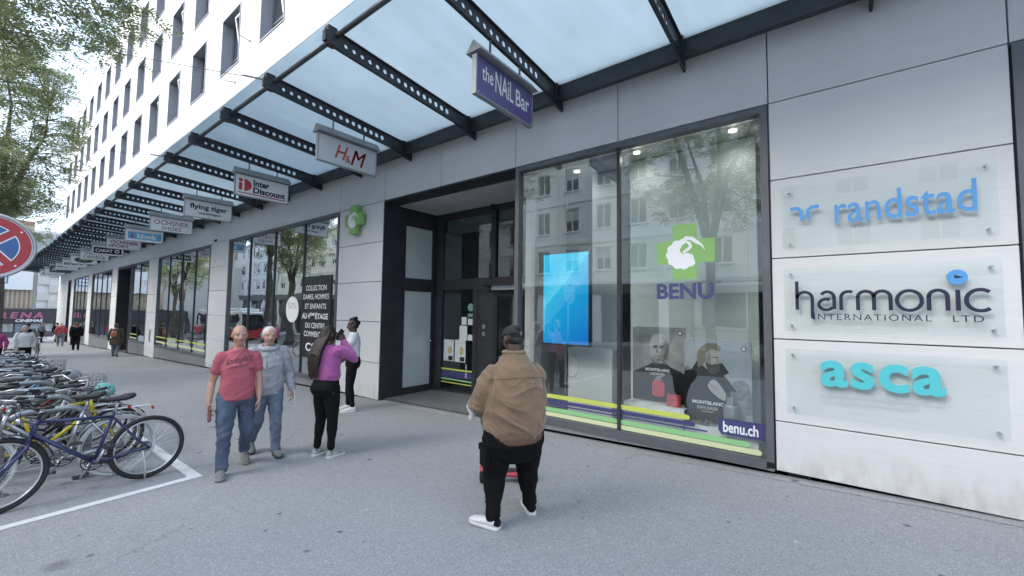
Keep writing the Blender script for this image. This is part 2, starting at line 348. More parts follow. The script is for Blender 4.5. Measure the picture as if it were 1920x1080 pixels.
slab('plaza', -140, -66, 5.46, 60, mat('plaza_paving', (.42, .42, .41), .8, var=.1, vscale=2, space='world'), -.002, .2)
# entrance threshold slab (smoother concrete) and the repaired strip along the wall
slab('entrance_floor', -7.70, -4.17, 5.34, 6.88, CONC, .006, .2)
b = MB(); n = 90
strip = []
for i in range(n+1):
    x = 3.0-20*i/n; w = .10+.06*noise.noise(Vector((x*2.3, 4, 0)))+.03*noise.noise(Vector((x*9, 1, 0)))
    strip.append((x, w))
for (x, w), (x2, w2) in zip(strip, strip[1:]):
    if -7.75 < x < -4.1: continue
    b.add([(x, 5.36-w, gz(x)+.004), (x2, 5.36-w2, gz(x2)+.004), (x2, 5.36, gz(x2)+.004), (x, 5.36, gz(x)+.004)], [(0, 1, 2, 3)])
tag(b.build('pavement_edge_mortar', CONC), kind='structure')
# painted bay lines of the bicycle parking
LINEM = mat('road_marking', (.62, .63, .64), .7, col2=(.76, .77, .78), vscale=14, space='world', bump=.2)
b = MB()
def gq(*pts): b.add([(x, y, gz(x)+.004) for x, y in pts], [tuple(range(len(pts)))])
gq((-5.60, 1.67), (-5.47, -.9), (-5.57, -.9), (-5.70, 1.54), (-5.75, 1.56), (-5.70, 1.67))
gq((-5.70, 1.67), (-5.75, 1.56), (-16.0, 1.58), (-16.0, 1.69))
tag(b.build('bay_marking', LINEM), kind='structure')

# ================================================================== THE SHOPPING CENTRE BUILDING
FY = 5.4
BO = Vector((-30, FY, gz(-30)))
bld = thing('shopping_centre', BO, 'long white stone-clad shopping centre with rows of recessed windows', 'building')
JX = lambda k: -.525-1.8*k
LZ = [-2.96, -2.07, -1.19, -.31, .57, 1.455, 2.34, 3.22, 4.11]
UZ = [4.11, 4.99, 6.01, 7.15, 8.285, 9.42, 10.56, 11.69, 12.83, 13.97, 15.1, 16.24, 17.38, 18.52, 19.66, 20.8, 21.7]
PM = {}
def panel_mesh(w, h, m, g):
    key = (round(w, 3), round(h, 3), m.name)
    if key not in PM:
        PM[key] = MB().bbox(-w/2+g, w/2-g, 0, .40, -h/2+g, h/2-g, .003).mesh('wall_panel', m); fixn(PM[key])
    return PM[key]
pan = []          # (distance, x, z, w, h, upper)
def cell(x0, x1, z0, z1, up): pan.append([0, (x0+x1)/2, (z0+z1)/2, x1-x0, z1-z0, up])
pillars = [(5, 4), (10, 9), (15, 14), (20, 19), (25, 24), (30, 29), (35, 31), (0, -1)]
for a, c in pillars:
    for k in range(c, a):
        x0, x1 = JX(k+1), JX(k)
        for z0, z1 in zip(LZ, LZ[1:]):
            fl = gz((x0+x1)/2)+.028
            if z1 < fl+.1: continue
            cell(x0, x1, max(z0, fl), z1, False)
for k in range(-4, 35):
    x0, x1 = JX(k+1), JX(k)
    for j, (z0, z1) in enumerate(zip(UZ, UZ[1:])):
        if k % 2 == 1 and j in (6, 7, 9, 10, 12, 13) and k > 0: continue
        cell(x0, x1, z0, z1, j > 0)
for q in pan:
    seen = q[2] < 4.9 or q[2] > 9.2
    q[0] = math.hypot(q[1], q[2]-1.7, FY)+(0 if seen and q[1] < 2 else 500)+(300 if q[5] and q[1] > -8 else 0)
pan.sort(key=lambda q: q[0])
rest = MB()
for i, (d, x, z, w, h, up) in enumerate(pan):
    g = .004 if up else .006; m = STONE_UP if up else STONE
    if i < 298: inst('wall_panel', panel_mesh(w, h, m, g), bld, Vector((x, FY, z))-BO)
    else: rest.box(x-w/2+g, x+w/2-g, FY, FY+.40, z-h/2+g, z+h/2-g)
o = rest.build('wall_cladding', STONE_UP, bld, off=BO); o['kind'] = 'stuff'
# body of the building behind the cladding
b = MB(); b.box(-63.45, 8, FY+.46, 24, 4.16, 21.6); b.build('wall', STONE_UP, bld, off=BO)
b = MB(); b.box(-63.6, 8.1, FY-.02, 24.2, 21.71, 21.95); b.build('roof', GREYL, bld, off=BO)
b = MB(); b.box(-63.45, 8, 11.5, 12, -2.6, 4.15); 
for x in (-.55+.2, -4.10, -9.3, -16.95, -18.3, -25.95, -27.3, -31.0, -34.85, -36.3, -43.9, -45.3, -52.9, -56.1, -63.2): b.box(x-.1, x+.1, FY+.42, 11.5, -2.6, 4.14)
b.box(-63.45, 8, FY+.42, 11.5, 4.06, 4.14)
b.build('inner_wall', mat('shop_inside', (.48, .49, .49), .8, var=.2, vscale=.8, space='world'), bld, off=BO)
b = MB(); 
for i in range(14):
    x0, x1 = -63.4+5.1*i, -63.4+5.1*(i+1); b.add([(x0, FY+.1, gz(x0)+.03), (x1, FY+.1, gz(x1)+.03), (x1, 11.5, gz(x1)+.03), (x0, 11.5, gz(x0)+.03)], [(0, 1, 2, 3)])
b.build('shop_floor', mat('shop_floor_tile', (.2, .2, .2), .35, space='world', var=.1), bld, off=BO)

# upper windows: deep metal reveal, sash, pane
REVEAL = mat('window_reveal_metal', (.27, .28, .31), .5, .15, var=.08, vscale=3)
W, Hh = 1.80, 2.27
w = MB(); t = .055
w.box(-W/2+.004, -W/2+t, -.025, .40, -Hh/2+.004, Hh/2-.004); w.box(W/2-t, W/2-.004, -.025, .40, -Hh/2+.004, Hh/2-.004)
w.box(-W/2+t, W/2-t, -.025, .40, Hh/2-t, Hh/2-.004); w.box(-W/2+t, W/2-t, -.025, .40, -Hh/2+.004, -Hh/2+t)
WIN = w.mesh('window', REVEAL); fixn(WIN)
w = MB()
a, c = W/2-t, Hh/2-t
for x0, x1, z0, z1 in ((-a, -a+.07, -c, c), (a-.07, a, -c, c), (-a+.07, a-.07, c-.07, c), (-a+.07, a-.07, -c, -c+.07), (-a+.07, a-.07, -.42, -.34), (-.035, .035, -.34, c-.07)): w.box(x0, x1, .33, .385, z0, z1)
SASH = w.mesh('sash', GREY); fixn(SASH)
PANE = MB().box(-a+.05, a-.05, .362, .366, -c+.05, c-.05).mesh('pane', WINGLASS); fixn(PANE)
w = MB()   # tilted casement, seen open in a few of the windows
ang = R(9)
for x0, x1, z0, z1 in ((.04, .10, 0, 1.30), (.70, .76, 0, 1.30), (.10, .70, 0, .06), (.10, .70, 1.24, 1.30)):
    for zz0, zz1 in ((z0, z1),):
        P = [(x, .33-zz*math.sin(ang)*.0-y+.0, zz) for x in (x0, x1) for y in (0, .04) for zz in (zz0, zz1)]
        P = [(x, .31+(y-.31)-math.sin(ang)*z_, -.33+z_*math.cos(ang)) for x, y, z_ in P]
        w.add(P, [(0, 1, 3, 2), (4, 6, 7, 5), (0, 4, 5, 1), (2, 3, 7, 6), (0, 2, 6, 4), (1, 5, 7, 3)])
TILT = w.mesh('casement', WHITEP); fixn(TILT)
BLIND = MB().box(-a+.02, a-.02, .42, .44, -c, c).mesh('blind', mat('blind_fabric', (.34, .35, .36), .8)); fixn(BLIND)
wi = 0
for zc in (11.695, 15.105, 18.52):
    for k in range(3, 34, 2):
        if k < 5 and zc > 12: pass
        wo = inst('window', WIN, bld, Vector((JX(k+.5), FY, zc))-BO)
        inst('sash', SASH, wo); inst('pane', PANE, wo)
        if wi % 3 != 1: inst('casement', TILT, wo)
        inst('blind', BLIND, wo); wi += 1

# ---- shop fronts
def shop_window(k0, k1, mull, gb, glass, name='shop_window', plinth=True, head=.075):
    """frame between joints k0 (left, larger) and k1 (right); glass bottom at gb"""
    x0, x1 = JX(k0)+.012, JX(k1)-.012; top = 4.10
    f = MB(); y0, y1 = FY-.012, FY+.12; j = .075
    f.box(x0, x0+j, y0, y1, gb-.02, top); f.box(x1-j, x1, y0, y1, gb-.02, top); f.box(x0+j, x1-j, y0, y1, top-head, top); f.box(x0+j, x1-j, y0, y1, gb-.11, gb)
    fo = f.build(name, GREY, bld, off=BO)
    xs = [x0+j]+[JX(m) if isinstance(m, int) else m for m in mull]+[x1-j]
    for m in xs[1:-1]: MB().box(m-.022, m+.022, FY+.02, FY+.11, gb, top-head).build('mullion', DARK, fo, off=BO)
    for p0, p1 in zip(xs, xs[1:]): MB().box(p0+.004, p1-.004, FY+.05, FY+.06, gb+.004, top-head-.004).build('pane', glass, fo, off=BO)
    if plinth:
        q = [xs[0]-j]+xs[1:-1]+[xs[-1]+j]
        for p0, p1 in zip(q, q[1:]):
            lo0, lo1 = gz(p0)+.05, gz(p1)+.05; hi = gb-.115
            b = MB(); P = [(p0+.004, y, z) for y in (FY+.004, FY+.1) for z in (lo0, hi)]+[(p1-.004, y, z) for y in (FY+.004, FY+.1) for z in (lo1, hi)]
            b.add(P, [(0, 1, 3, 2), (4, 6, 7, 5), (0, 4, 5, 1), (2, 3, 7, 6), (0, 2, 6, 4), (1, 5, 7, 3)]); b.build('plinth_panel', GREYP, fo, off=BO)
    return fo
pharm = shop_window(2, 0, [-2.33], .135, SHOPGLASS, name='pharmacy_window')
shopB = shop_window(9, 5, [8, 7, 6], .02, MIRRORGLASS)
shopC = shop_window(14, 10, [13, 12, 11], -.06, MIRRORGLASS)
shopD = shop_window(17, 15, [16], -.06, MIRRORGLASS)
shopE = shop_window(24, 20, [23, 22, 21], -.3, MIRRORGLASS)
shopF = shop_window(29, 25, [28, 27, 26], -.3, MIRRORGLASS)
shopG = shop_window(-1, -3, [], .2, SHOPGLASS)
# dark entrance portals further along
for k0, k1 in ((19, 17), (31, 30)):
    x0, x1 = JX(k0)+.01, JX(k1)-.01; zb = gz(x0)
    b = MB(); b.box(x0, x0+.22, FY-.03, FY+1.9, zb, 4.09); b.box(x1-.10, x1, FY-.03, FY+1.9, zb, 4.09); b.box(x0+.22, x1-.1, FY-.03, FY+1.9, 3.95, 4.09)
    eo = b.build('entrance_portal', DARK, bld, off=BO)
    b = MB(); b.box(x0+.22, x1-.1, FY+1.9, FY+1.93, zb, 3.95); b.build('door_pane', MIRRORGLASS, eo, off=BO)
# ---- pharmacy entrance recess
XL, XR, YB = -7.70, -4.135, 6.90
b = MB(); b.box(XL-.03, XR-.005, FY+.002, YB+.1, 4.085, 4.15); rec = b.build('entrance_recess', DARK, bld, off=BO)
def prt(name, m, *boxes, par=None):
    b = MB()
    for q in boxes: b.box(*q)
    return b.build(name, m, par or rec, off=BO)
zb = -.235
prt('side_panel', DARK, (XL-.035, XL, FY-.004, 5.72, zb, 4.084))
prt('side_panel', DARK, (XL-.035, XL-.012, 5.725, 5.93, zb, 4.084), (XL-.035, XL-.012, 6.88, 6.9, zb, 4.084))
sd = prt('door_frame', DARK, (XL-.06, XL-.006, 5.93, 6.0, zb, 4.08), (XL-.06, XL-.006, 6.80, 6.88, zb, 4.08), (XL-.06, XL-.006, 6.0, 6.8, 2.16, 2.46), (XL-.06, XL-.006, 6.0, 6.8, 3.93, 4.08), (XL-.06, XL-.006, 6.0, 6.8, zb, -.03))
FROSTP = mat('frosted_pane', (.52, .58, .57), .12, var=.06, vscale=1.5, space='world', spec=.8)
prt('pane', FROSTP, (XL-.04, XL-.03, 6.0, 6.8, -.03, 2.16), (XL-.04, XL-.03, 6.0, 6.8, 2.46, 3.66), par=sd)
prt('blind_box', DARK, (XL-.05, XL-.03, 6.0, 6.8, 3.66, 3.93), par=sd)
kb = MB(); kb.ball((XL+.05, 6.74, 1.0), .035); kb.tube([(XL-.01, 6.74, 1.0), (XL+.04, 6.74, 1.0)], .012); kb.build('door_knob', CHROME, sd, True, BO)
bk = prt('door_frame', DARK, (XL, -7.44, YB, YB+.08, zb, 4.08), (-5.90, -5.77, YB-.02, YB+.08, 2.46, 4.08), (-7.44, XR, YB, YB+.08, 2.21, 2.46), (-7.44, -5.90, YB, YB+.08, 3.90, 4.08), (-5.77, XR, YB, YB+.08, 3.94, 4.08),
         (-6.43, -6.30, YB, YB+.08, zb, 2.21), (-7.44, -6.43, YB, YB+.08, zb, -.12), (-5.30, -5.20, YB, YB+.08, 2.46, 3.94), (-4.30, XR, YB, YB+.08, zb, 2.21))
prt('solid_panel', DARK, (-6.30, -5.80, YB+.012, YB+.08, zb, 2.205), par=bk)
ENTG = glass_mat('entrance_glass', (.72, .76, .75), 1.5, .10)
prt('pane', ENTG, (-7.44, -6.43, YB+.03, YB+.04, -.12, 2.21), (-7.44, -5.90, YB+.03, YB+.04, 2.46, 3.90), (-5.77, -5.30, YB+.03, YB+.04, 2.46, 3.94), (-5.20, XR, YB+.03, YB+.04, 2.46, 3.94), par=bk)
prt('roller_blind', mat('blind_grey', (.36, .39, .38), .8), (-7.42, -5.91, YB+.12, YB+.14, 3.55, 3.92), (-5.76, XR, YB+.12, YB+.14, 3.6, 3.94), par=bk)
hd = prt('door_hood', BLACKP, (-6.02, XR, 6.62, YB-.002, 2.27, 2.325), par=bk)
prt('door_operator', ALU, (-5.75, XR, 6.74, YB-.002, 2.17, 2.268), par=bk)
sl = prt('sliding_door', BLACKP, (-5.80, -5.70, YB-.02, YB+.05, zb, 2.165), (-4.80, -4.74, YB-.02, YB+.05, zb, 2.165), (-5.70, -4.80, YB-.02, YB+.05, 2.07, 2.165))
prt('pane', ENTG, (-5.70, -4.80, YB, YB+.01, zb+.05, 2.07), par=sl)
prt('intercom', ALU, (-6.13, -6.06, YB-.004, YB+.011, 1.33, 1.42), (-6.13, -6.06, YB-.004, YB+.011, 1.17, 1.26), par=bk)
# pale room seen through the entrance
prt('lobby_wall', mat('lobby_paint', (.5, .5, .48), .8), (-7.6, -6.9, 9.2, 9.25, -.2, 4.0), (-6.9, -4.2, 10.4, 10.45, -.2, 4.0))
for x in (-6.62, -5.26):
    b = MB(); b.disc((x, 6.23, 4.084), (0, 0, -1), .125, .018, 28); lo = b.build('ceiling_lamp', GREYL, rec, off=BO)
    b = MB(); b.disc((x, 6.23, 4.066), (0, 0, -1), .095, .004, 28); b.build('diffuser', mat('lamp_diffuser', (.4, .41, .42), .3), lo, off=BO)
b = MB(); b.tube([(-5.86, 6.86, 4.0), (-5.86, 6.78, 3.97)], .035, 12); b.box(-5.90, -5.82, 6.84, 6.9, 4.0, 4.06); b.build('security_camera', BLACKP, rec, off=BO)
# stickers and notices on the entrance glass
def flat(mb, x0, x1, z0, z1, y, d=.003): return mb.box(x0, x1, y-d, y, z0, z1)
GREENS = mat('sticker_green', (.18, .3, .27), .5)
b = MB(); b.disc((-6.52, YB-.001+.03, 1.8), (0, -1, 0), .09, .004, 24); b.build('sticker', GREENS, bk, off=BO)
PAPER = mat('paper', (.62, .66, .66), .7, var=.06, vscale=9); PAPERG = mat('paper_print_green', (.42, .52, .46), .7, var=.3, vscale=14)
for x0, x1, z0, z1, m in ((-6.8, -6.64, 1.40, 1.58, PAPER), (-6.60, -6.44, 1.4, 1.54, PAPER), (-6.86, -6.62, 1.05, 1.38, PAPER), (-6.60, -6.44, 1.05, 1.18, PAPER), (-6.6, -6.45, 1.58, 1.66, GREENS), (-7.37, -7.04, .54, 1.04, PAPER), (-7.0, -6.66, .54, 1.05, PAPER)):
    b = MB(); flat(b, x0, x1, z0, z1, YB+.028); b.build('notice', m, bk, off=BO)
for x in (-7.16, -6.78):
    b = MB(); b.ball((x, YB+.026, .80), (.07, .004, .1), 10, 6); b.build('notice_picture', mat('print_ochre', (.5, .42, .2), .6, var=.4, vscale=30), bk, off=BO)
    b = MB(); flat(b, x-.05, x+.09, .56, .66, YB+.0245); b.build('notice_label', BLACKP, bk, off=BO)
text_mb('BENU', (-6.60, YB+.02, .20), ZP, -XP, w=.30, h=.05, mb=None).build('lettering', WHITE, bk, off=BO)

# ---- stripes and logo on the pharmacy glass
NAVY = mat('print_navy', (.055, .06, .17), .5); LIME = mat('print_lime', (.55, .62, .12), .5); LEAF = mat('print_green', (.24, .46, .14), .5); PALE = mat('print_pale_lime', (.66, .72, .42), .5); MINT = mat('print_mid_green', (.28, .58, .25), .5)
GY = FY+.046
def stripe(par, x0, x1, z0, z1, m, y=GY, rnd=True, k=0):
    b = MB(); h = (z1-z0)/2; P = [(x0, y-.001*k, z0), (x1-h, y-.001*k, z0)]+[(x1-h+h*math.sin(t), y-.001*k, (z0+z1)/2-h*math.cos(t)) for t in [math.pi*i/8 for i in range(1, 8)]]+[(x1-h, y-.001*k, z1), (x0, y-.001*k, z1)]
    b.prism(P, (0, -1, 0), .0012); return b.build('stripe', m, par, off=BO)
for xa, xb, ext in ((-4.03, -2.352, 0), (-2.308, 0, 1)):
    stripe(pharm, xa, -1.42 if ext else xb, .415, .475, LIME); stripe(pharm, xa, -1.36 if ext else xb, .345, .395, NAVY)
    stripe(pharm, xa, -1.22 if ext else xb, .305, .325, NAVY); stripe(pharm, xa, -.78 if ext else xb, .215, .275, MINT); stripe(pharm, xa, -.66 if ext else xb, .145, .205, PALE)
for z0, z1, m in ((.33, .37, LIME), (.16, .31, NAVY), (.10, .135, MINT), (.03, .055, LIME)):
    stripe(bk, -7.44, -6.43, z0, z1, m, YB+.028)
for xa, xb in ((JX(14)+.1, JX(13)-.03), (JX(13)+.03, JX(12)-.03), (JX(12)+.03, JX(11)-.03), (JX(11)+.03, JX(10)-.1)):
    stripe(shopC, xa, xb, .28, .34, LIME); stripe(shopC, xa, xb, .04, .13, PALE)
stripe(shopD, JX(17)+.1, JX(16)-.03, .2, .26, LIME); stripe(shopD, JX(17)+.1, JX(16)-.03, .0, .07, PALE)
def cross(cx, cz, s, y, d, m, name, par, off, arm=.42):
    a, e = s/2, s*arm/2; P = [(-e, -a), (e, -a), (e, -e), (a, -e), (a, e), (e, e), (e, a), (-e, a), (-e, e), (-a, e), (-a, -e), (-e, -e)]
    b = MB(); b.prism([(cx+px, y, cz+pz) for px, pz in P], (0, -1, 0), d); return b.build(name, m, par, off=off)
def bird(cx, cz, s, y, d, par, off):
    """white bird emblem: scalloped wing and body, and an arched neck with a beak"""
    b = MB(); s *= 1.12
    P = []          # wing and body: a rounded mass whose lower left edge is cut into feathers
    for k in range(40):
        a = R(70+250*k/39); r = .44+(.045*abs(math.sin(k*math.pi/5)) if k > 4 else .03); P.append((-.04+r*math.cos(a)*1.02, -.05+r*math.sin(a)*.98))
    P += [(.30, -.22), (.26, -.08), (.12, -.02), (-.04, -.04), (-.12, .06), (-.06, .20), (.06, .30)]
    b.prism([(cx+px*s, y, cz+pz*s) for px, pz in P], (0, -1, 0), d)
    ctr = [(-.02, .0), (.10, .07), (.20, .16), (.16, .28), (.04, .33), (-.05, .38), (.06, .44), (.24, .40), (.36, .30), (.50, .20), (.60, .04)]; wd = [.035, .045, .05, .045, .035, .03, .05, .06, .055, .03, .004]; q_ = len(ctr)
    L_, R_ = [], []
    for i, (px, pz) in enumerate(ctr):
        a_ = ctr[max(i-1, 0)]; c_ = ctr[min(i+1, q_-1)]; tx, tz = c_[0]-a_[0], c_[1]-a_[1]; l_ = math.hypot(tx, tz); nx, nz = -tz/l_, tx/l_
        L_.append((cx+(px+nx*wd[i])*s, y-.0016, cz+(pz+nz*wd[i])*s)); R_.append((cx+(px-nx*wd[i])*s, y-.0016, cz+(pz-nz*wd[i])*s))
    b.add(L_+R_, [(i, i+1, q_+i+1, q_+i) for i in range(q_-1)])
    return b.build('bird_emblem', WHITE, par, off=off)
cross(-1.46, 2.50, .70, GY, .0015, LEAF, 'green_cross', pharm, BO); bird(-1.47, 2.49, .37, GY-.002, .0008, pharm, BO)
text_mb('BENU', (-1.81, GY-.001, 1.90), XP, ZP, w=.68, h=.20, bold=.035).build('lettering', NAVY, pharm, off=BO)
b = MB(); b.prism([(-1.10, GY, .36), (-1.07, GY, .315), (-.615, GY, .315), (-.615, GY, .50), (-1.10, GY, .50)], (0, -1, 0), .003); tb = b.build('web_tab', NAVY, pharm, off=BO)
text_mb('benu.ch', (-1.05, GY-.0045, .345), XP, ZP, w=.36, h=.125, bold=.025).build('lettering', WHITE, pharm, off=BO)
# the big shop window: oval sticker and black banner behind the glass
b = MB(); b.prism([(-11.92+.37*math.cos(t), FY+.046, 1.70+.36*math.sin(t)) for t in [2*math.pi*i/36 for i in range(36)]], (0, -1, 0), .002); b.build('round_sticker', WHITE, shopB, off=BO)
text_mb('50%', (-12.17, FY+.0425, 1.72), XP, ZP, w=.5, h=.17).build('lettering', mat('print_grey', (.42, .42, .42), .6), shopB, off=BO)
b = MB(); b.box(-11.36, -9.86, FY+.030, FY+.044, .45, 2.58); bn = b.build('banner', mat('banner_black', (.018, .018, .02), .45), shopB, off=BO)
for s_, x0, wd, z0, h_, bo in (('COLLECTION', -11.14, 1.06, 2.20, .14, .015), ('DAMES, HOMMES', -11.27, 1.32, 1.95, .16, .015), ('ET ENFANTS', -11.15, 1.08, 1.72, .14, .015), ('AU 4', -11.30, .42, 1.46, .15, .03), ('ÈME', -10.86, .24, 1.54, .10, .03), ('ÉTAGE', -10.59, .62, 1.46, .18, .03), ('DU CENTRE', -11.10, .98, 1.22, .14, .015), ('COMMERCIAL', -11.16, 1.10, 1.0, .14, .015), ('C&A', -11.05, .8, .62, .22, .03)):
    text_mb(s_, (x0, FY+.028, z0), XP, ZP, w=wd, h=h_, bold=bo).build('lettering', WHITE, bn, off=BO)

# ================================================================== CANOPY
CO = Vector((-30, 5.2, 4.9))
can = thing('glass_canopy', CO, 'long frosted glass canopy on dark perforated steel beams along the facade', 'canopy')
BX = [-1.42-1.8*i for i in range(-3, 35)]
YO, YI = 2.66, 5.16
zbot = lambda y: 5.105-(y-2.66)*.082
ztop = lambda y: zbot(y)+.205
def beam_mesh():
    """tapered T-beam: a web with a row of round holes, a top flange, an end plate and rivets"""
    bm = bmesh.new(); nh = 16; y0, y1 = YO+.02, YI-.01; th = .012
    cells = []; ys = [y0+.10+(y1-.42-y0-.10)*i/nh for i in range(nh+1)]; seg = 12
    vs, fs = [], []
    def V(y, z): vs.append((y, z)); return len(vs)-1
    fs.append([V(y0, zbot(y0)), V(ys[0], zbot(ys[0])), V(ys[0], ztop(ys[0])), V(y0, ztop(y0))])
    for a, c in zip(ys, ys[1:]):
        cy = (a+c)/2; cz = (zbot(cy)+ztop(cy))/2-.004; r = .026+.022*(cy-y0)/(y1-y0)
        co = [(a, zbot(a)), (c, zbot(c)), (c, ztop(c)), (a, ztop(a))]
        oc = [V(*p) for p in co]; ring = [V(cy+r*math.cos(2*math.pi*k/seg-3*math.pi/4), cz+r*math.sin(2*math.pi*k/seg-3*math.pi/4)) for k in range(seg)]
        q = seg//4
        for s in range(4):
            for k in range(q): fs.append([oc[s], ring[(s*q+k+1) % seg], ring[s*q+k]])
            fs.append([oc[s], oc[(s+1) % 4], ring[((s+1)*q) % seg]])
    fs.append([V(ys[-1], zbot(ys[-1])), V(y1, zbot(y1)), V(y1, ztop(y1)), V(ys[-1], ztop(ys[-1]))])
    mb = MB()
    for s in (-1, 1): mb.add([(s*th/2, y, z) for y, z in vs], [f if s > 0 else f[::-1] for f in fs])
    # hole walls
    for a, c in zip(ys, ys[1:]):
        cy = (a+c)/2; cz = (zbot(cy)+ztop(cy))/2-.004; r = .026+.022*(cy-y0)/(y1-y0)
        P = []
        for s in (-1, 1): P += [(s*th/2, cy+r*math.cos(2*math.pi*k/seg-3*math.pi/4), cz+r*math.sin(2*math.pi*k/seg-3*math.pi/4)) for k in range(seg)]
        mb.add(P, [(k, (k+1) % seg, seg+(k+1) % seg, seg+k) for k in range(seg)])
    for zt, wd, hh in ((ztop, .075, .014), (zbot, .05, .012)):
        P = [(x, y, zt(y)+dz) for x in (-wd/2, wd/2) for y in (y0, y1) for dz in (0, hh if zt is ztop else -hh)]
        mb.add(P, [(0, 1, 3, 2), (4, 6, 7, 5), (0, 4, 5, 1), (2, 3, 7, 6), (0, 2, 6, 4), (1, 5, 7, 3)])
    for i in range(2):
        for j in range(3): mb.disc((th/2, y1-.06-.07*i, zbot(y1)+.05+.05*j), (1, 0, 0), .011, .012, 8)
    return mb.mesh('beam', STEEL, off=(0, CO.y, CO.z))
BEAM = beam_mesh()
g = MB(); yy = lambda y: y
P = [(y, z) for y, z in ((4.80, 4.925), (4.95, 4.875), (5.15, 4.82), (5.385, 4.785), (5.385, 4.94), (5.20, 4.885), (5.15, 4.905))]
g.prism([(-.014, y, z) for y, z in P], (1, 0, 0), .028); g.box(-.04, .04, 5.15, 5.199, 4.89, 5.2)
GUS = g.mesh('gusset', STEEL, off=(0, CO.y, CO.z)); fixn(GUS)
g = MB(); g.box(-.05, .05, YO-.09, YO+.03, 5.09, 5.33); g.box(-.035, .035, YO-.12, YO-.09, 5.12, 5.26); g.tube([(-.06, YO-.02, 5.15), (.06, YO-.02, 5.15)], .014)
ENDB = g.mesh('end_bracket', STEEL, off=(0, CO.y, CO.z)); fixn(ENDB)
g = MB(); g.tube([(-.85, YO+.03, 5.235), (.85, YO+.03, 5.235)], .034, 12); RAIL = g.mesh('edge_rail', mat('rail_steel', (.10, .105, .115), .4, .5), True, off=(0, CO.y, CO.z)); fixn(RAIL)
def pane_mesh():
    mb = MB(); y0, y1 = 2.57, 5.30; z = lambda y: ztop(y)+.035
    P = [(x, y, z(y)+dz) for x in (-.885, .885) for y in (y0, y1) for dz in (0, .016)]
    mb.add(P, [(0, 1, 3, 2), (4, 6, 7, 5), (0, 4, 5, 1), (2, 3, 7, 6), (0, 2, 6, 4), (1, 5, 7, 3)]); me = mb.mesh('glass_pane', CANOPYG, off=(0, CO.y, CO.z)); fixn(me); return me
PANEC = pane_mesh()
g = MB()   # wall channel between two beams: upper and lower flange, web
Pc = [(5.20, 4.885), (5.385, 4.945), (5.385, 5.235), (5.20, 5.235), (5.20, 5.20), (5.235, 5.20), (5.235, 4.93), (5.20, 4.92)]
g.prism([(-.895, y, z) for y, z in Pc], (1, 0, 0), 1.79); CHAN = g.mesh('wall_channel', STEEL, off=(0, CO.y, CO.z)); fixn(CHAN)
for i, x in enumerate(BX):
    l = Vector((x-CO.x, 0, 0))
    bo = inst('beam', BEAM, can, l); inst('gusset', GUS, bo); inst('end_bracket', ENDB, bo)
    if i < len(BX)-1:
        m = Vector((x-.9-CO.x, 0, 0)); inst('edge_rail', RAIL, can, m); inst('glass_pane', PANEC, can, m); inst('wall_channel', CHAN, can, m)

# ---- hanging signs, one under every second beam
SIGNW = mat('sign_white', (.80, .81, .82), .45, var=.03, vscale=4); SIGNG = mat('sign_grey', (.55, .58, .59), .45); HOOD = mat('sign_hood', (.30, .31, .31), .5, .2, var=.1, vscale=5)
PURP = mat('sign_purple', (.105, .085, .24), .4); RED = mat('print_red', (.52, .05, .06), .5); INK = mat('print_black', (.015, .015, .017), .5); WINE = mat('print_wine', (.27, .05, .075), .5); CYAN = mat('print_blue', (.13, .42, .68), .5); PINKM = mat('print_pink', (.55, .2, .32), .5); TEALP = mat('print_dark_green', (.04, .085, .05), .5); GREYT = mat('print_slate', (.12, .15, .16), .5); ROSE = mat('print_rose', (.50, .16, .2), .5)
def hang_sign(i, label, face, draw):
    x = -3.22-3.6*i; y0, y1, z0, z1 = 3.41, 4.54, 4.235, 4.70
    O = Vector((x, (y0+y1)/2, z0)); t = thing('hanging_sign', O, label, 'sign', 'shop signs hanging under the glass canopy')
    MB().bbox(x-.03, x+.03, y0, y1, z0, z1, .004).build('board', face, t, off=O)
    e = .012; MB().box(x-.034, x+.034, y0-.006, y0+e, z0-.006, z1).box(x-.034, x+.034, y1-e, y1+.006, z0-.006, z1).box(x-.034, x+.034, y0+e, y1-e, z0-.006, z0+e).build('board_edge', GREYL, t, off=O)
    h = MB(); h.prism([(x-.115, y0-.03, 4.72), (x+.115, y0-.03, 4.72), (x, y0-.03, 4.86)], (0, 1, 0), y1-y0+.06); h.build('hood', HOOD, t, off=O)
    for yy in (3.68, 4.28):
        MB().tube([(x, yy, 4.84), (x, yy, zbot(yy)-.008)], .014, 8).build('hanger', GREY, t, off=O)
    for yy, zz in ((y0+.04, z0+.03), (y1-.04, z0+.03), ((y0+y1)/2, z0+.03)): MB().disc((x+.034, yy, zz), (1, 0, 0), .010, .004, 8).build('bolt', ALU, t, off=O)
    X = x+.0312
    def T(s, m, y, z, w, h, **k):
        text_mb(s, (X+.003, y0+y, z0+z), YP, ZP, w=w, h=h, **k).build('lettering', m, t, off=O)
    def Bx(m, y, z, w, h, k=0): MB().box(X-.001, X+.0006+.0006*k, y0+y, y0+y+w, z0+z, z0+z+h).build('printed_field', m, t, off=O)
    def El(m, y, z, ry, rz, k=0, a0=0, a1=360): MB().prism([(X, y0+y+ry*math.cos(R(a0+(a1-a0)*q/32)), z0+z+rz*math.sin(R(a0+(a1-a0)*q/32))) for q in range(33 if a1-a0 < 360 else 32)], (1, 0, 0), .0008+.0006*k).build('printed_field', m, t, off=O)
    draw(T, Bx, El); return t
def serif_nail(T, Bx, El):
    T('the', WHITE, .10, .20, .20, .18, bold=.008); T('NAiL', WHITE, .34, .15, .36, .26, bold=.006); T('Bar', WHITE, .75, .15, .30, .22, bold=.012)
hang_sign(0, 'purple hanging sign with white lettering, nearest under the canopy', PURP, serif_nail)
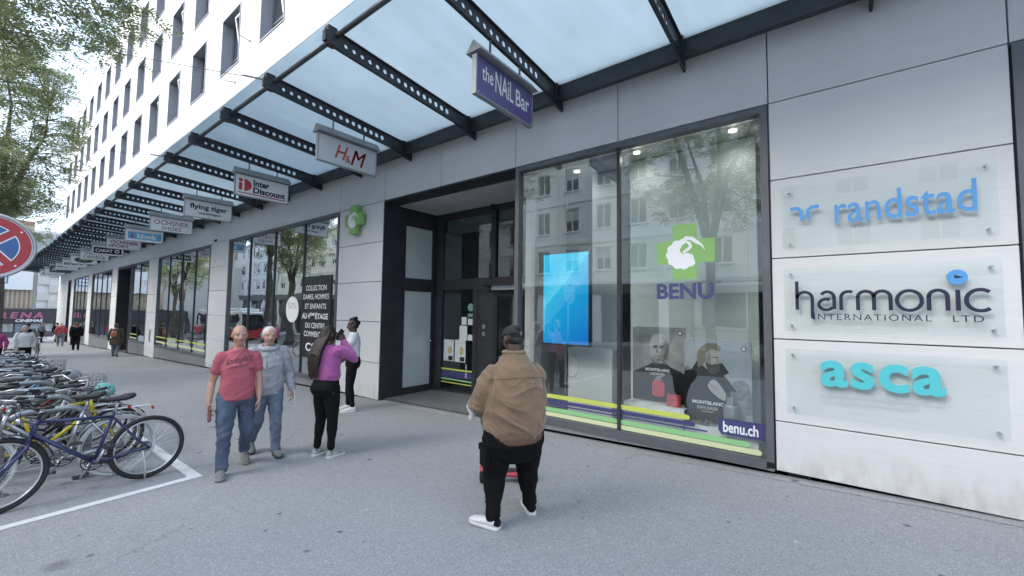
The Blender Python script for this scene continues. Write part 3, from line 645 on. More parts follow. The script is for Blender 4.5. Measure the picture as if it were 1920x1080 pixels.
def hm(T, Bx, El): T('H', RED, .30, .12, .25, .25, bold=.012, shear=.35); T('&', RED, .50, .09, .10, .13, bold=.008); T('M', RED, .60, .08, .30, .28, shear=.35); T('M', RED, .612, .08, .30, .28, shear=.35)
hang_sign(1, 'pale grey hanging sign with two slanted red capitals and an ampersand', SIGNG, hm)
def inter(T, Bx, El):
    Bx(ROSE, .05, .05, 1.03, .03); T('Inter', INK, .36, .26, .34, .15, bold=.035); T('Discount', INK, .36, .10, .70, .14, bold=.035)
    Bx(RED, .07, .12, .07, .17); El(RED, .105, .345, .045, .04); El(RED, .18, .25, .15, .135, 0, -90, 90)
hang_sign(2, 'white hanging sign with red emblem and two lines of bold black lettering', SIGNW, inter)
def tiger(T, Bx, El): T('flying tiger', INK, .12, .20, .90, .18, bold=.028); T('copenhagen', INK, .33, .09, .52, .08, bold=.03)
hang_sign(3, 'white hanging sign with two lines of rounded black lowercase lettering', SIGNW, tiger)
def oshoes(T, Bx, El): T('OCHSNER', WINE, .10, .22, .93, .15); T('SHOES', WINE, .30, .06, .52, .12)
hang_sign(4, 'white hanging sign with two lines of dark red capitals, the nearer of two', SIGNW, oshoes)
def kio(T, Bx, El): Bx(CYAN, .07, .09, 1.0, .27); T('k', RED, .16, .13, .10, .18, bold=.04); T('kiosk', WHITE, .34, .13, .60, .19, bold=.035)
hang_sign(5, 'white hanging sign with a light blue field and white lowercase lettering', SIGNW, kio)
def osport(T, Bx, El): T('OCHSNER', WINE, .12, .23, .90, .14, bold=.02); T('SPORT', WINE, .07, .07, .66, .13, bold=.02)
hang_sign(6, 'white hanging sign with two lines of dark red capitals, the farther of two', SIGNW, osport)
def carat(T, Bx, El): Bx(INK, .06, .08, 1.01, .30); T('CARAT', WHITE, .12, .15, .62, .15, bold=.025); El(WHITE, .90, .23, .09, .09, 2); El(INK, .90, .23, .05, .05, 3)
hang_sign(7, 'white hanging sign with a black field, white capitals and a ring', SIGNW, carat)
def fric(T, Bx, El): T('FRIBOURG', GREYT, .16, .29, .72, .11); T('centre', GREYT, .13, .07, .84, .19)
hang_sign(8, 'white hanging sign with two lines of thin slate grey lettering', SIGNW, fric)
def cafe(T, Bx, El): El(TEALP, .56, .24, .40, .16); T('CAFE', mat('print_cream', (.5, .5, .3), .5), .36, .19, .36, .10, bold=.02)
hang_sign(9, 'white hanging sign with a dark green oval', SIGNW, cafe)
def benu(T, Bx, El): T('BENU', INK, .08, .14, .62, .17, bold=.03); Bx(LEAF, .82, .14, .06, .2); Bx(LEAF, .75, .21, .2, .06)
hang_sign(10, 'white hanging sign with black capitals and a small green cross', SIGNW, benu)
def mmm(T, Bx, El): T('mmmmmm', GREYT, .08, .16, .9, .09, bold=.03)
hang_sign(11, 'white hanging sign with one small line of grey lettering', SIGNW, lambda T, Bx, El: Bx(GREYT, .08, .2, .5, .06))
hang_sign(12, 'dark grey hanging sign with a single pale capital', mat('sign_dark', (.08, .085, .09), .5), lambda T, Bx, El: T('A', WHITE, .1, .1, .25, .27))
hang_sign(13, 'plain white hanging sign near the far end of the canopy', SIGNW, lambda T, Bx, El: Bx(SIGNG, .1, .1, .7, .05))
hang_sign(14, 'white hanging sign with a pink field at the far end', SIGNW, lambda T, Bx, El: Bx(PINKM, .12, .14, .85, .2))
# white sign hung flat above the plaques, only its lower corner in view
O = Vector((.55, 5.0, 4.9)); t = thing('hanging_sign', O, 'white sign corner above the wall plaques, cut by the top edge', 'sign', 'shop signs hanging under the glass canopy')
MB().box(.50, .53, 4.2, 5.06, 4.72, 5.0).build('board', SIGNW, t, off=O); MB().tube([(.515, 4.6, 4.99), (.515, 4.6, 5.1)], .012).build('hanger', GREY, t, off=O)

# ---- wall plaques of glass
BLUE = mat('letter_blue', (.10, .33, .68), .4); INKN = mat('letter_ink', (.022, .025, .055), .4); TURQ = mat('letter_turquoise', (.10, .56, .60), .4); FAINT = mat('letter_faint', (.36, .45, .46), .6)
def plaque(z0, z1, label):
    x0, x1 = -.41, 1.155; O = Vector(((x0+x1)/2, FY, z0)); t = thing('glass_plaque', O, label, 'plaque', 'glass plaques on the stone wall')
    MB().bbox(x0, x1, FY-.058, FY-.050, z0, z1, .002).build('glass_plate', CLEARG, t, off=O)
    for x in (x0+.06, x1-.06):
        for z in (z0+.06, z1-.06):
            MB().tube([(x, FY-.066, z), (x, FY+.002, z)], .011, 12).build('standoff', ALU, t, off=O)
    return t, O
def ribbon(mb, pts, w, y, d):
    """flat stroke of width w along pts (x, z), round ends"""
    n_ = len(pts); L_, R_ = [], []
    for i, (px, pz) in enumerate(pts):
        a_, c_ = pts[max(i-1, 0)], pts[min(i+1, n_-1)]; tx, tz = c_[0]-a_[0], c_[1]-a_[1]; l_ = math.hypot(tx, tz) or 1; nx, nz = -tz/l_*w/2, tx/l_*w/2
        L_.append((px+nx, pz+nz)); R_.append((px-nx, pz-nz))
    for i in range(n_-1):
        q = [L_[i], L_[i+1], R_[i+1], R_[i]]; mb.prism([(a_, y, c_) for a_, c_ in q], (0, -1, 0), d)
def arc(cx, cz, rx, rz, a0, a1, n_=14): return [(cx+rx*math.cos(R(a0+(a1-a0)*i/n_)), cz+rz*math.sin(R(a0+(a1-a0)*i/n_))) for i in range(n_+1)]
PY = FY-.059
t, O = plaque(2.43, 3.11, 'upper glass plaque with light blue lettering and emblem on the stone wall')
text_mb('randstad', (.04, PY, 2.655), XP, ZP, w=.99, h=.29, depth=.008, bold=.003).build('lettering', BLUE, t, off=O)
b = MB()
for s in (-1, 1):
    P = [(.02, -.16), (.07, -.16), (.07, -.045), (.105, -.015), (.20, -.015), (.20, .03), (.085, .03), (.02, -.03)]
    P = [(-.21+s*px*.62, 2.85+pz*.78) for px, pz in P]; b.prism([(px, PY, pz) for px, pz in (P if s > 0 else P[::-1])], (0, -1, 0), .008)
b.build('emblem', BLUE, t, off=O)
t, O = plaque(1.55, 2.22, 'middle glass plaque with thin dark lettering and a blue dot')
b = MB(); zb0, xh, lw = 1.775, .185, .030; d = .008
def st(pts): ribbon(b, pts, lw, PY, d)
x = -.295
st([(x, zb0+.0), (x, zb0+.30)]); st(arc(x+.065, zb0+xh-.065, .065, .065, 180, 0)+[(x+.13, zb0-.08), (x+.145, zb0-.09)])            # h with its long right leg
x = -.10
st(arc(x+.06, zb0+xh-.06, .055, .06, 150, 0)+[(x+.115, zb0+.01)]); st(arc(x+.05, zb0+.055, .06, .055, 60, 330))
x = .07
st([(x, zb0), (x, zb0+xh-.05)]+arc(x+.06, zb0+xh-.06, .06, .06, 170, 60))
x = .20
st([(x, zb0), (x, zb0+xh-.05)]+arc(x+.06, zb0+xh-.06, .06, .06, 180, 0)+[(x+.12, zb0)]); st(arc(x+.18, zb0+xh-.06, .06, .06, 180, 0)+[(x+.24, zb0)])
st(arc(.57, zb0+xh/2, .085, xh/2, 0, 360, 24))
x = .70
st([(x, zb0), (x, zb0+xh-.05)]+arc(x+.06, zb0+xh-.06, .06, .06, 180, 0)+[(x+.12, zb0)])
st([(.885, zb0), (.885, zb0+xh)])
st(arc(1.02, zb0+xh/2, .085, xh/2, 50, 310, 18))
b.build('lettering', INKN, t, off=O)
text_mb('INTERNATIONAL   LTD', (-.155, PY, 1.675), XP, ZP, w=1.19, h=.060, depth=.004, space=1.25).build('lettering', INKN, t, off=O)
b = MB(); b.disc((.885, PY, 2.075), (0, -1, 0), .066, .010, 32); do = b.build('dot', BLUE, t, off=O)
b = MB(); b.prism([(.865, PY-.0102, 2.095), (.925, PY-.0102, 2.072), (.87, PY-.0102, 2.062)], (0, -1, 0), .001); b.build('arrow_mark', INKN, t, off=O)
t, O = plaque(.68, 1.36, 'lower glass plaque with bold turquoise lettering above faint small print')
text_mb('asca', (-.115, PY, 1.00), XP, ZP, w=.90, h=.265, depth=.010, bold=.03, space=1.08).build('lettering', TURQ, t, off=O)
text_mb('Médecines complémentaires', (-.115, PY+.001, .925), XP, ZP, w=.90, h=.05).build('lettering', FAINT, t, off=O)
text_mb('Komplementärmedizin', (-.115, PY+.001, .86), XP, ZP, w=.70, h=.05).build('lettering', FAINT, t, off=O)
# ---- green cross on the pillar
O = Vector((-8.72, FY, 3.45)); t = thing('cross_sign', O, 'green cross sign with white bird on the pillar beside the entrance', 'sign')
cross(-8.72, 3.79, .66, FY-.04, .10, LEAF, 'cross_body', t, O, .42); bird(-8.73, 3.78, .33, FY-.142, .0008, t, O)
MB().box(-8.80, -8.64, FY-.04, FY-.001, 3.7, 3.86).build('bracket', GREY, t, off=O)
# small wall fittings
O = Vector((JX(10)+.3, FY, 4.2)); b = MB(); b.ball((JX(9.7), FY-.05, 4.18), .04, 10, 7); b.box(JX(9.7)-.03, JX(9.7)+.03, FY-.04, FY, 4.17, 4.25); tag(b.build('wall_spotlight', BLACKP), 'tiny black fitting on the header above the far pillar', 'fitting')
b = MB(); b.bbox(JX(14.45)-.1, JX(14.45)+.1, FY-.02, FY, .0, .62, .01); tag(b.build('call_plate', ALU), 'narrow metal plate low on the pillar between shop windows', 'plate')

# ================================================================== behind the pharmacy glass
BACKP = mat('backing_panel', (.60, .68, .66), .6, var=.04, vscale=1.2, space='world')
O = Vector((-1.6, 6.1, .1)); tag(MB().bbox(-2.42, -.74, 6.08, 6.11, .12, 4.03, .004).build('display_backdrop', BACKP), 'tall pale green-grey backdrop panel behind the advertising posters', 'panel')
tag(MB().bbox(-3.16, -2.72, 6.28, 6.31, .12, 4.03, .004).build('display_backdrop', BACKP), 'narrow pale backdrop panel behind the blue screen', 'panel')
tag(MB().bbox(-3.42, -2.66, 5.95, 6.25, .12, 1.15, .006).build('display_plinth', mat('plinth_white', (.62, .64, .63), .6)), 'white plinth standing below the blue screen', 'plinth')
# ring pair printed on the inner panel
O = Vector((-3.24, 5.56, 1.2)); t = thing('display_screen', O, 'upright lit blue screen hanging in the pharmacy window', 'screen')
MB().bbox(-3.665, -2.835, 5.555, 5.60, 1.215, 2.645, .006).build('casing', BLACKP, t, off=O)
def screen_mat():
    m = bpy.data.materials.new('screen_blue'); m.use_nodes = True; nt = m.node_tree; n = nt.nodes; l = nt.links; b = n['Principled BSDF']; b.inputs['Base Color'].default_value = (0, 0, 0, 1); b.inputs['Roughness'].default_value = .3
    tc = n.new('ShaderNodeTexCoord'); sp = n.new('ShaderNodeSeparateXYZ'); l.new(tc.outputs['Object'], sp.inputs[0])
    ad = n.new('ShaderNodeMath'); ad.operation = 'SUBTRACT'; mu = n.new('ShaderNodeMath'); mu.operation = 'MULTIPLY'; mu.inputs[1].default_value = 1.05; l.new(sp.outputs['X'], mu.inputs[0]); l.new(sp.outputs['Z'], ad.inputs[0]); l.new(mu.outputs[0], ad.inputs[1])
    rp = n.new('ShaderNodeValToRGB'); rp.color_ramp.interpolation = 'LINEAR'; mr = n.new('ShaderNodeMapRange'); mr.inputs[1].default_value = -.4; mr.inputs[2].default_value = 1.85; l.new(ad.outputs[0], mr.inputs[0]); l.new(mr.outputs[0], rp.inputs[0])
    e = rp.color_ramp.elements; e[0].position = 0; e[0].color = (.0, .13, .55, 1); e[1].position = 1; e[1].color = (.02, .52, .83, 1)
    for p, c in ((.47, (.0, .36, .72, 1)), (.475, (.04, .40, .75, 1)), (.615, (.02, .48, .80, 1)), (.62, (.10, .62, .86, 1)), (.80, (.0, .50, .82, 1))):
        q = e.new(p); q.color = c
    l.new(rp.outputs['Color'], b.inputs['Emission Color']); b.inputs['Emission Strength'].default_value = .40
    return m
MB().box(-3.645, -2.855, 5.550, 5.5545, 1.235, 2.625).build('display', screen_mat(), t, off=O)
MB().tube([(-3.25, 5.58, 2.645), (-3.25, 5.58, 4.05)], .008).build('hanger', GREY, t, off=O); MB().tube([(-3.25, 5.58, .14), (-3.25, 5.58, 1.215)], .01).build('hanger', GREY, t, off=O)
# shop ceiling downlights that are lit
for i, (x, y) in enumerate(((-3.30, 6.0), (-2.2, 5.78), (-.95, 5.78))):
    b = MB(); b.disc((x, y, 4.056), (0, 0, -1), .05, .02, 20); lo = tag(b.build('downlight', mat('downlight_glow', (.9, .9, .9), .4, emit=(1, .96, .9), estr=.8)), ('lit downlight above the blue screen', 'lit downlight beside the window mullion', 'lit downlight in the right corner of the window')[i], 'downlight', 'lit downlights in the pharmacy window')
    pl = bpy.data.lights.new('downlight_lamp', 'SPOT'); pl.energy = 3.5; pl.spot_size = R(168); pl.spot_blend = 1.0; pl.shadow_soft_size = .06; pl.color = (1, .96, .9); po = bpy.data.objects.new('downlight_lamp', pl); COL.objects.link(po); po.location = (x, y, 4.01); po.parent = lo
# ---- the two advertising posters (flat prints on boards) and the goods in front
def poster(x0, x1, z0, z1, y, bgm, label):
    O = Vector(((x0+x1)/2, y, z0)); t = thing('advertising_poster', O, label, 'poster', 'advertising posters in the pharmacy window'); MB().bbox(x0, x1, y, y+.012, z0, z1, .002).build('board', bgm, t, off=O); return t, O
def shape(t, O, name, m, pts, y, x0, z0, s, k): 
    b = MB(); b.prism([(x0+px*s, y-.0006*k, z0+pz*s) for px, pz in pts], (0, -1, 0), .0005); return b.build(name, m, t, off=O)
def blob(cx, cz, rx, rz, n_=26, e=2., a0=0, a1=360): return [(cx+rx*abs(math.cos(a))**(2/e)*math.copysign(1, math.cos(a)), cz+rz*abs(math.sin(a))**(2/e)*math.copysign(1, math.sin(a))) for a in [R(a0+(a1-a0)*i/n_) for i in range(n_)]]
def pm(n_, v, var=.1): return mat('print_'+n_, v, .4, var=var, vscale=7)
S1, S2, S3 = pm('skin_grey', (.50, .48, .47)), pm('skin_grey_dark', (.17, .165, .16)), pm('cloth_black', (.015, .016, .018))
bgm = mat('poster_grey', (.16, .165, .17), .4, col2=(.5, .51, .51), vscale=1.6)
y = 5.78; t, O = poster(-2.27, -1.54, .52, 1.53, y, bgm, 'left advertising poster of a bald man in a black sweater')
x0, z0, s = -2.27, .52, .73
shape(t, O, 'printed_shoulders', S3, [(.0, .0), (1, .0), (1, .52), (.9, .58), (.70, .66), (.62, .72), (.40, .72), (.30, .66), (.08, .55), (0, .5)], y, x0, z0, s, 1)
shape(t, O, 'printed_neck', S2, [(.38, .70), (.62, .70), (.66, .86), (.40, .86)], y, x0, z0, s, 2)
shape(t, O, 'printed_head', S1, blob(.515, .99, .185, .27, e=2.3), y, x0, z0, s, 3)
shape(t, O, 'printed_shade', S2, [(.58, .74), (.66, .80), (.70, .95), (.695, 1.1), (.63, 1.2), (.60, 1.05), (.62, .92), (.56, .80)], y, x0, z0, s, 4)
S4 = pm('skin_grey_mid', (.31, .30, .295))
shape(t, O, 'printed_cheek', S4, [(.50, .76), (.56, .80), (.62, .92), (.60, 1.05), (.63, 1.2), (.56, 1.23), (.57, 1.08), (.55, .95), (.52, .86)], y, x0, z0, s, 4.5)
for a in (.385, .51): shape(t, O, 'printed_eye', S2, [(a, 1.01), (a+.05, 1.022), (a+.10, 1.01), (a+.095, .985), (a+.045, .978), (a+.005, .985)], y, x0, z0, s, 4.8)
shape(t, O, 'printed_jaw', S4, [(.36, .80), (.42, .74), (.54, .735), (.60, .80), (.56, .82), (.47, .79), (.40, .83)], y, x0, z0, s, 4.4)
shape(t, O, 'printed_ear', S1, blob(.705, .97, .03, .065), y, x0, z0, s, 4)
for a, c in ((.40, .04), (.52, .045)): shape(t, O, 'printed_brow', S3, [(a, 1.035), (a+.09, 1.045), (a+.09, 1.015), (a, 1.005)], y, x0, z0, s, 5)
shape(t, O, 'printed_nose', S2, [(.47, 1.0), (.50, .90), (.455, .90)], y, x0, z0, s, 5); shape(t, O, 'printed_mouth', S2, [(.41, .845), (.53, .85), (.53, .83), (.42, .825)], y, x0, z0, s, 5)
shape(t, O, 'printed_stubble', S2, blob(.47, .765, .11, .03), y, x0, z0, s, 4)
shape(t, O, 'printed_bottle', RED, blob(.49, .24, .115, .15, e=5), y, x0, z0, s, 4); shape(t, O, 'printed_cap', ALU, [(.42, .385), (.56, .385), (.54, .44), (.52, .46), (.46, .46), (.44, .44)], y, x0, z0, s, 5)
text_mb('MONTBLANC', (x0+.25*s, y-.004, z0+.555*s), XP, ZP, w=.46*s, h=.055*s, bold=.04).build('lettering', WHITE, t, off=O); text_mb('LEGEND', (x0+.35*s, y-.004, z0+.485*s), XP, ZP, w=.26*s, h=.045*s).build('lettering', WHITE, t, off=O); text_mb('RED', (x0+.50*s, y-.004, z0+.455*s), XP, ZP, w=.09*s, h=.02*s, bold=.02).build('lettering', WHITE, t, off=O)
def star(t, O, cx, cz, r, y): 
    b = MB(); b.prism([(cx+r*math.cos(R(k*15)), y, cz+r*math.sin(R(k*15))) for k in range(24)], (0, -1, 0), .0006); b.k = 1
    b.prism([(cx+r*(.72 if k % 2 else .62)*math.cos(R(k*30+15)), y-.0008, cz+r*(.72 if k % 2 else .62)*math.sin(R(k*30+15))) for k in range(12)], (0, -1, 0), .0006); b.build('star_mark', [INK, WHITE], t, off=O)
star(t, O, -1.62, 1.455, .032, y-.001)
bg2 = mat('poster_sky', (.33, .41, .48), .4, col2=(.50, .55, .60), vscale=1.2)
y = 5.70; t, O = poster(-1.545, -.775, .36, 1.395, y, bg2, 'right advertising poster of a bearded man with turned-up collar')
x0, z0, s = -1.545, .36, .77; HAIR1 = pm('hair_fair', (.25, .22, .17)); BEARD = pm('beard', (.10, .085, .07)); ROCK = mat('print_rock', (.12, .13, .15), .5, col2=(.4, .42, .45), vscale=18)
shape(t, O, 'printed_mountain', ROCK, [(.55, .25), (1.0, .2), (1.0, .55), (.94, .68), (.86, .74), (.74, .70), (.66, .5)], y, x0, z0, s, 1)
shape(t, O, 'printed_mountain', ROCK, [(0, .6), (.0, .86), (.05, .9), (.12, .83), (.2, .8), (.2, .6)], y, x0, z0, s, 1)
shape(t, O, 'printed_coat', S3, [(0, 0), (.86, 0), (.84, .35), (.78, .55), (.66, .72), (.60, .78), (.68, .83), (.58, .98), (.42, .80), (.20, .99), (.12, .85), (.0, .80)], y, x0, z0, s, 2)
shape(t, O, 'printed_face', S1, blob(.44, 1.02, .125, .20, e=2.3), y, x0, z0, s, 3); shape(t, O, 'printed_beard', BEARD, [(.33, .98), (.36, .84), (.46, .79), (.54, .84), (.565, .98), (.50, .96), (.42, .94)], y, x0, z0, s, 4)
shape(t, O, 'printed_hair', HAIR1, [(.22, .88), (.20, 1.05), (.24, 1.20), (.36, 1.29), (.50, 1.29), (.57, 1.22), (.55, 1.16), (.42, 1.19), (.34, 1.12), (.33, 1.0), (.29, .93)], y, x0, z0, s, 5)
shape(t, O, 'printed_cheek', S4, [(.33, .98), (.36, 1.12), (.40, 1.14), (.42, 1.06), (.40, .98), (.44, .95)], y, x0, z0, s, 4.4)
shape(t, O, 'printed_nose', S4, [(.50, 1.06), (.53, 1.0), (.545, .985), (.50, .975)], y, x0, z0, s, 4.6)
shape(t, O, 'printed_eye', S2, [(.43, 1.075), (.53, 1.07), (.53, 1.05), (.44, 1.055)], y, x0, z0, s, 5)
hand = [(.36, .60), (.40, .68), (.46, .71), (.52, .66), (.60, .55), (.66, .45), (.60, .38), (.52, .42), (.44, .48), (.38, .54)]
shape(t, O, 'printed_hand', S1, hand, y, x0, z0, s, 4)
for k in range(3): shape(t, O, 'printed_finger_line', S2, [(.385+.035*k, .645-.03*k), (.43+.035*k, .60-.03*k), (.425+.035*k, .594-.03*k), (.38+.035*k, .638-.03*k)], y, x0, z0, s, 5)
text_mb('MONTBLANC', (x0+.12*s, y-.004, z0+.29*s), XP, ZP, w=.48*s, h=.058*s, bold=.04).build('lettering', WHITE, t, off=O); text_mb('EXPLORER', (x0+.20*s, y-.004, z0+.21*s), XP, ZP, w=.31*s, h=.05*s).build('lettering', WHITE, t, off=O); text_mb('PLATINUM', (x0+.27*s, y-.004, z0+.165*s), XP, ZP, w=.17*s, h=.025*s).build('lettering', WHITE, t, off=O)
shape(t, O, 'printed_bottle', mat('print_silver', (.42, .44, .46), .3, var=.15, vscale=9), blob(.78, .22, .115, .20, e=7), y, x0, z0, s, 5); shape(t, O, 'printed_cap', mat('print_silver_dark', (.22, .23, .25), .3, var=.4, vscale=22), [(.69, .42), (.87, .42), (.87, .54), (.69, .54)], y, x0, z0, s, 6)
star(t, O, -.86, 1.30, .032, y-.001)
# draped display table, small red box and leaf sprig
CLOTH = mat('white_drape', (.68, .70, .69), .8, var=.06, vscale=7, bump=.3, bscale=9)
def drape(x0, x1, y0, y1, z0, z1, label, seed):
    nx, ny = 26, 10; V = []; Fc = []
    for j in range(ny+1):
        for i in range(nx+1):
            x = x0+(x1-x0)*i/nx; y = y0+(y1-y0)*j/ny; z = z1+.012*noise.noise(Vector((x*9, y*9, seed)))
            if j == 0: z = z0; y = y0-.03+.02*math.sin(i*1.9+seed)
            V.append((x, y, z))
    for j in range(ny):
        for i in range(nx): a_ = j*(nx+1)+i; Fc.append((a_, a_+1, a_+nx+2, a_+nx+1))
    b = MB(); b.add(V, Fc); o = b.build('display_cloth', CLOTH, None, True); return tag(o, label, 'cloth')
drape(-2.32, -1.52, 5.52, 6.05, .16, .50, 'white cloth draped over the stand below the left poster', 1.)
drape(-1.50, -.70, 5.50, 6.05, .14, .34, 'white cloth draped over the stand below the right poster', 4.)
O = Vector((-1.68, 5.70, .5)); b = MB(); b.bbox(-1.76, -1.59, 5.64, 5.70, .505, .655, .004); tag(b.build('perfume_box', RED), 'small red box on the cloth beside the left poster', 'box')
O = Vector((-1.0, 5.60, .36)); t = thing('perfume_bottle', O, 'silver cylinder bottle on the cloth before the right poster', 'bottle')
b = MB(); b.tube([(-.99, 5.6, .36), (-.99, 5.6, .37), (-.99, 5.6, .62), (-.99, 5.6, .635)], [.075, .085, .085, .07], 28); autosmooth(b.build('bottle_body', mat('brushed_silver', (.6, .62, .63), .3, .8), t, True, O))
b = MB(); b.tube([(-.99, 5.6, .636), (-.99, 5.6, .74)], .055, 28); autosmooth(b.build('bottle_cap', CHROME, t, True, O))
b = MB()
for k in range(14):
    a_ = k*2.4; r_ = .03+.07*(k/14); b.ball((-1.32+r_*math.cos(a_)*1.4, 5.62+r_*math.sin(a_)*.6, .365+.012*(k % 3)), (.035, .018, .008), 8, 5, Matrix.Rotation(a_, 3, 'Z'))
tag(b.build('leaf_sprig', mat('dried_leaf', (.17, .16, .13), .7, var=.3)), 'small dark sprig lying on the cloth below the right poster', 'sprig')
# ================================================================== ACROSS THE STREET (seen mirrored in the glass)
def street_house(x0, x1, y, h, storeys, pitch, wall_m, label, wob, gf=4.0, seed=1, face=1):
    rnd = random.Random(seed); O = Vector(((x0+x1)/2, y, gz((x0+x1)/2))); t = thing('town_house', O, label, 'building', 'houses across the street')
    zb = gz(x0)-.3; sh = (h-gf)/storeys; n_ = int((x1-x0)/pitch); pw = (x1-x0)/n_; ww, wh = pw*.46, sh*.56
    b = MB(); b.box(x0, x1, y-9, y-.32, zb, h)
    for s in range(storeys):
        z0 = gf+s*sh; sill = z0+sh*.26
        b.box(x0, x1, y-.32, y, z0-(.25 if s == 0 else sh*.18), sill)
        for i in range(n_+1):
            c = x0+pw*i; b.box(max(x0, c-(pw-ww)/2), min(x1, c+(pw-ww)/2), y-.32, y-.003, sill, sill+wh)
    b.box(x0, x1, y-.32, y, h-sh*.18, h); b.build('wall', wall_m, t, off=O)
    b = MB(); b.box(x0-.1, x1+.1, y-9.2, y+.35, h, h+.3); b.build('cornice', wall_m, t, off=O)
    b = MB()
    for s in range(storeys): b.box(x0, x1, y, y+.09, gf+s*sh-.2, gf+s*sh)
    for i in range(0, n_+1): 
        c = x0+pw*i; b.box(c-.09, c+.09, y, y+.06, gf, h)
    o = b.build('moulding', wall_m, t, off=O); o['kind'] = 'stuff'
    w = MB(); w.k = 0
    for a, c, d, e in ((-ww/2, -ww/2+.08, 0, wh), (ww/2-.08, ww/2, 0, wh), (-ww/2+.08, ww/2-.08, wh-.08, wh), (-ww/2+.08, ww/2-.08, 0, .08), (-.04, .04, .08, wh-.08)): w.box(a, c, -.16, -.10, d, e)
    w.box(-ww/2-.1, ww/2+.1, -.2, .14, -.10, -.005)
    w.k = 1; w.box(-ww/2+.06, ww/2-.06, -.14, -.13, .06, wh-.06)
    wm = w.mesh('window', [WHITEP, mat('house_window_dark', (.035, .04, .045), .12, spec=.8)]); fixn(wm)
    w.k = 2; w.box(-ww/2+.09, ww/2-.09, -.125, -.11, wh*.5, wh-.08); wm2 = w.mesh('window', [WHITEP, MATS['house_window_dark'], mat('house_blind', (.48, .48, .46), .8)]); fixn(wm2)
    for s in range(storeys):
        for i in range(n_): inst('window', wm2 if rnd.random() < .45 else wm, t, Vector((x0+pw*(i+.5), y-.02, gf+s*sh+sh*.26))-O)
    b = MB(); k = int((x1-x0)/4.5)
    for i in range(k):
        a = x0+(x1-x0)*i/k; c = x0+(x1-x0)*(i+1)/k; f = MB(); f.box(a+.3, c-.3, y-.30, y-.26, zb, gf-.6); f.build('shop_pane', mat('house_shop_glass', (.03, .035, .04), .08, spec=.9), t, off=O)
        p = MB(); p.box(a-.3, a+.3, y-.32, y, zb, gf-.25); p.build('pier', wall_m, t, off=O)
    f = MB(); f.box(x0, x1, y-.25, y+.12, gf-.95, gf-.26); f.build('fascia', mat('house_fascia', (.12, .12, .125), .6), t, off=O)
    return t
HW = mat('house_white', (.80, .80, .78), .85, var=.07, vscale=.6, space='world'); HB = mat('house_beige', (.66, .62, .53), .85, var=.08, vscale=.6, space='world'); HG = mat('house_grey', (.60, .61, .62), .85, var=.08, vscale=.6, space='world')
street_house(-38, -4, -17.0, 13.4, 3, 2.5, HW, 'white many-windowed house across the street, mirrored in the pharmacy window', 1, seed=3)
street_house(-3.8, 28, -17.0, 13.8, 3, 3.0, HW, 'taller white house across the street facing the plaques', 1, seed=5)
street_house(-66, -38.2, -17.2, 12, 3, 2.6, HB, 'beige house across the street, mirrored in the middle shop windows', 1, seed=7)
street_house(-108, -66.2, -17.0, 12, 3, 2.8, HG, 'pale grey house across the street, mirrored in the far shop windows', 1, seed=9)

def bus(x0, y, L, red, label):
    z = gz(x0+L/2)-.13; O = Vector((x0+L/2, y, z)); t = thing('city_bus', O, label, 'bus', 'city buses on the road')
    body = mat('bus_white', (.66, .67, .68), .3); low = mat('bus_red', (.5, .05, .06), .3) if red else mat('bus_pale', (.55, .56, .58), .3)
    b = MB(); b.bbox(x0, x0+L, y-1.25, y+1.25, z+1.15, z+3.05, .12); b.build('body', body, t, off=O)
    b = MB(); b.bbox(x0+.01, x0+L-.01, y-1.24, y+1.24, z+.32, z+1.15, .05); b.build('skirt', low, t, off=O)
    b = MB(); b.bbox(x0+1, x0+L-1, y-1.0, y+1.0, z+3.05, z+3.3, .06); b.build('roof_unit', body, t, off=O)
    gl = mat('bus_glass', (.02, .023, .026), .06, spec=.9); n_ = int(L/1.6)
    for i in range(n_):
        a = x0+.3+(L-.6)*i/n_; c = x0+.3+(L-.6)*(i+1)/n_
        for s in (-1, 1): MB().box(a+.03, c-.03, y+s*1.25-.012, y+s*1.25+.012, z+1.35 if i % 4 != 1 else z+.5, z+2.65).build('window', gl, t, off=O)
    for e in (x0, x0+L): MB().box(e-.012, e+.012, y-1.1, y+1.1, z+1.15, z+2.75).build('windscreen', gl, t, off=O)
    for a in (x0+2.4, x0+L-2.8):
        for s in (-1, 1):
            w = MB(); w.tube([(a, y+s*1.02, z+.47), (a, y+s*1.28, z+.47)], .47, 24); wo = w.build('wheel', RUBBER, t, off=O); w = MB(); w.disc((a, y+s*1.28, z+.47), (0, s, 0), .26, .02); w.build('rim', ALU, wo, off=O)
    return t
bus(-4.5, -8.4, 12, False, 'white city bus behind the camera, mirrored in the pharmacy window')
bus(-58, -6.3, 12, True, 'white and red city bus far down the road')

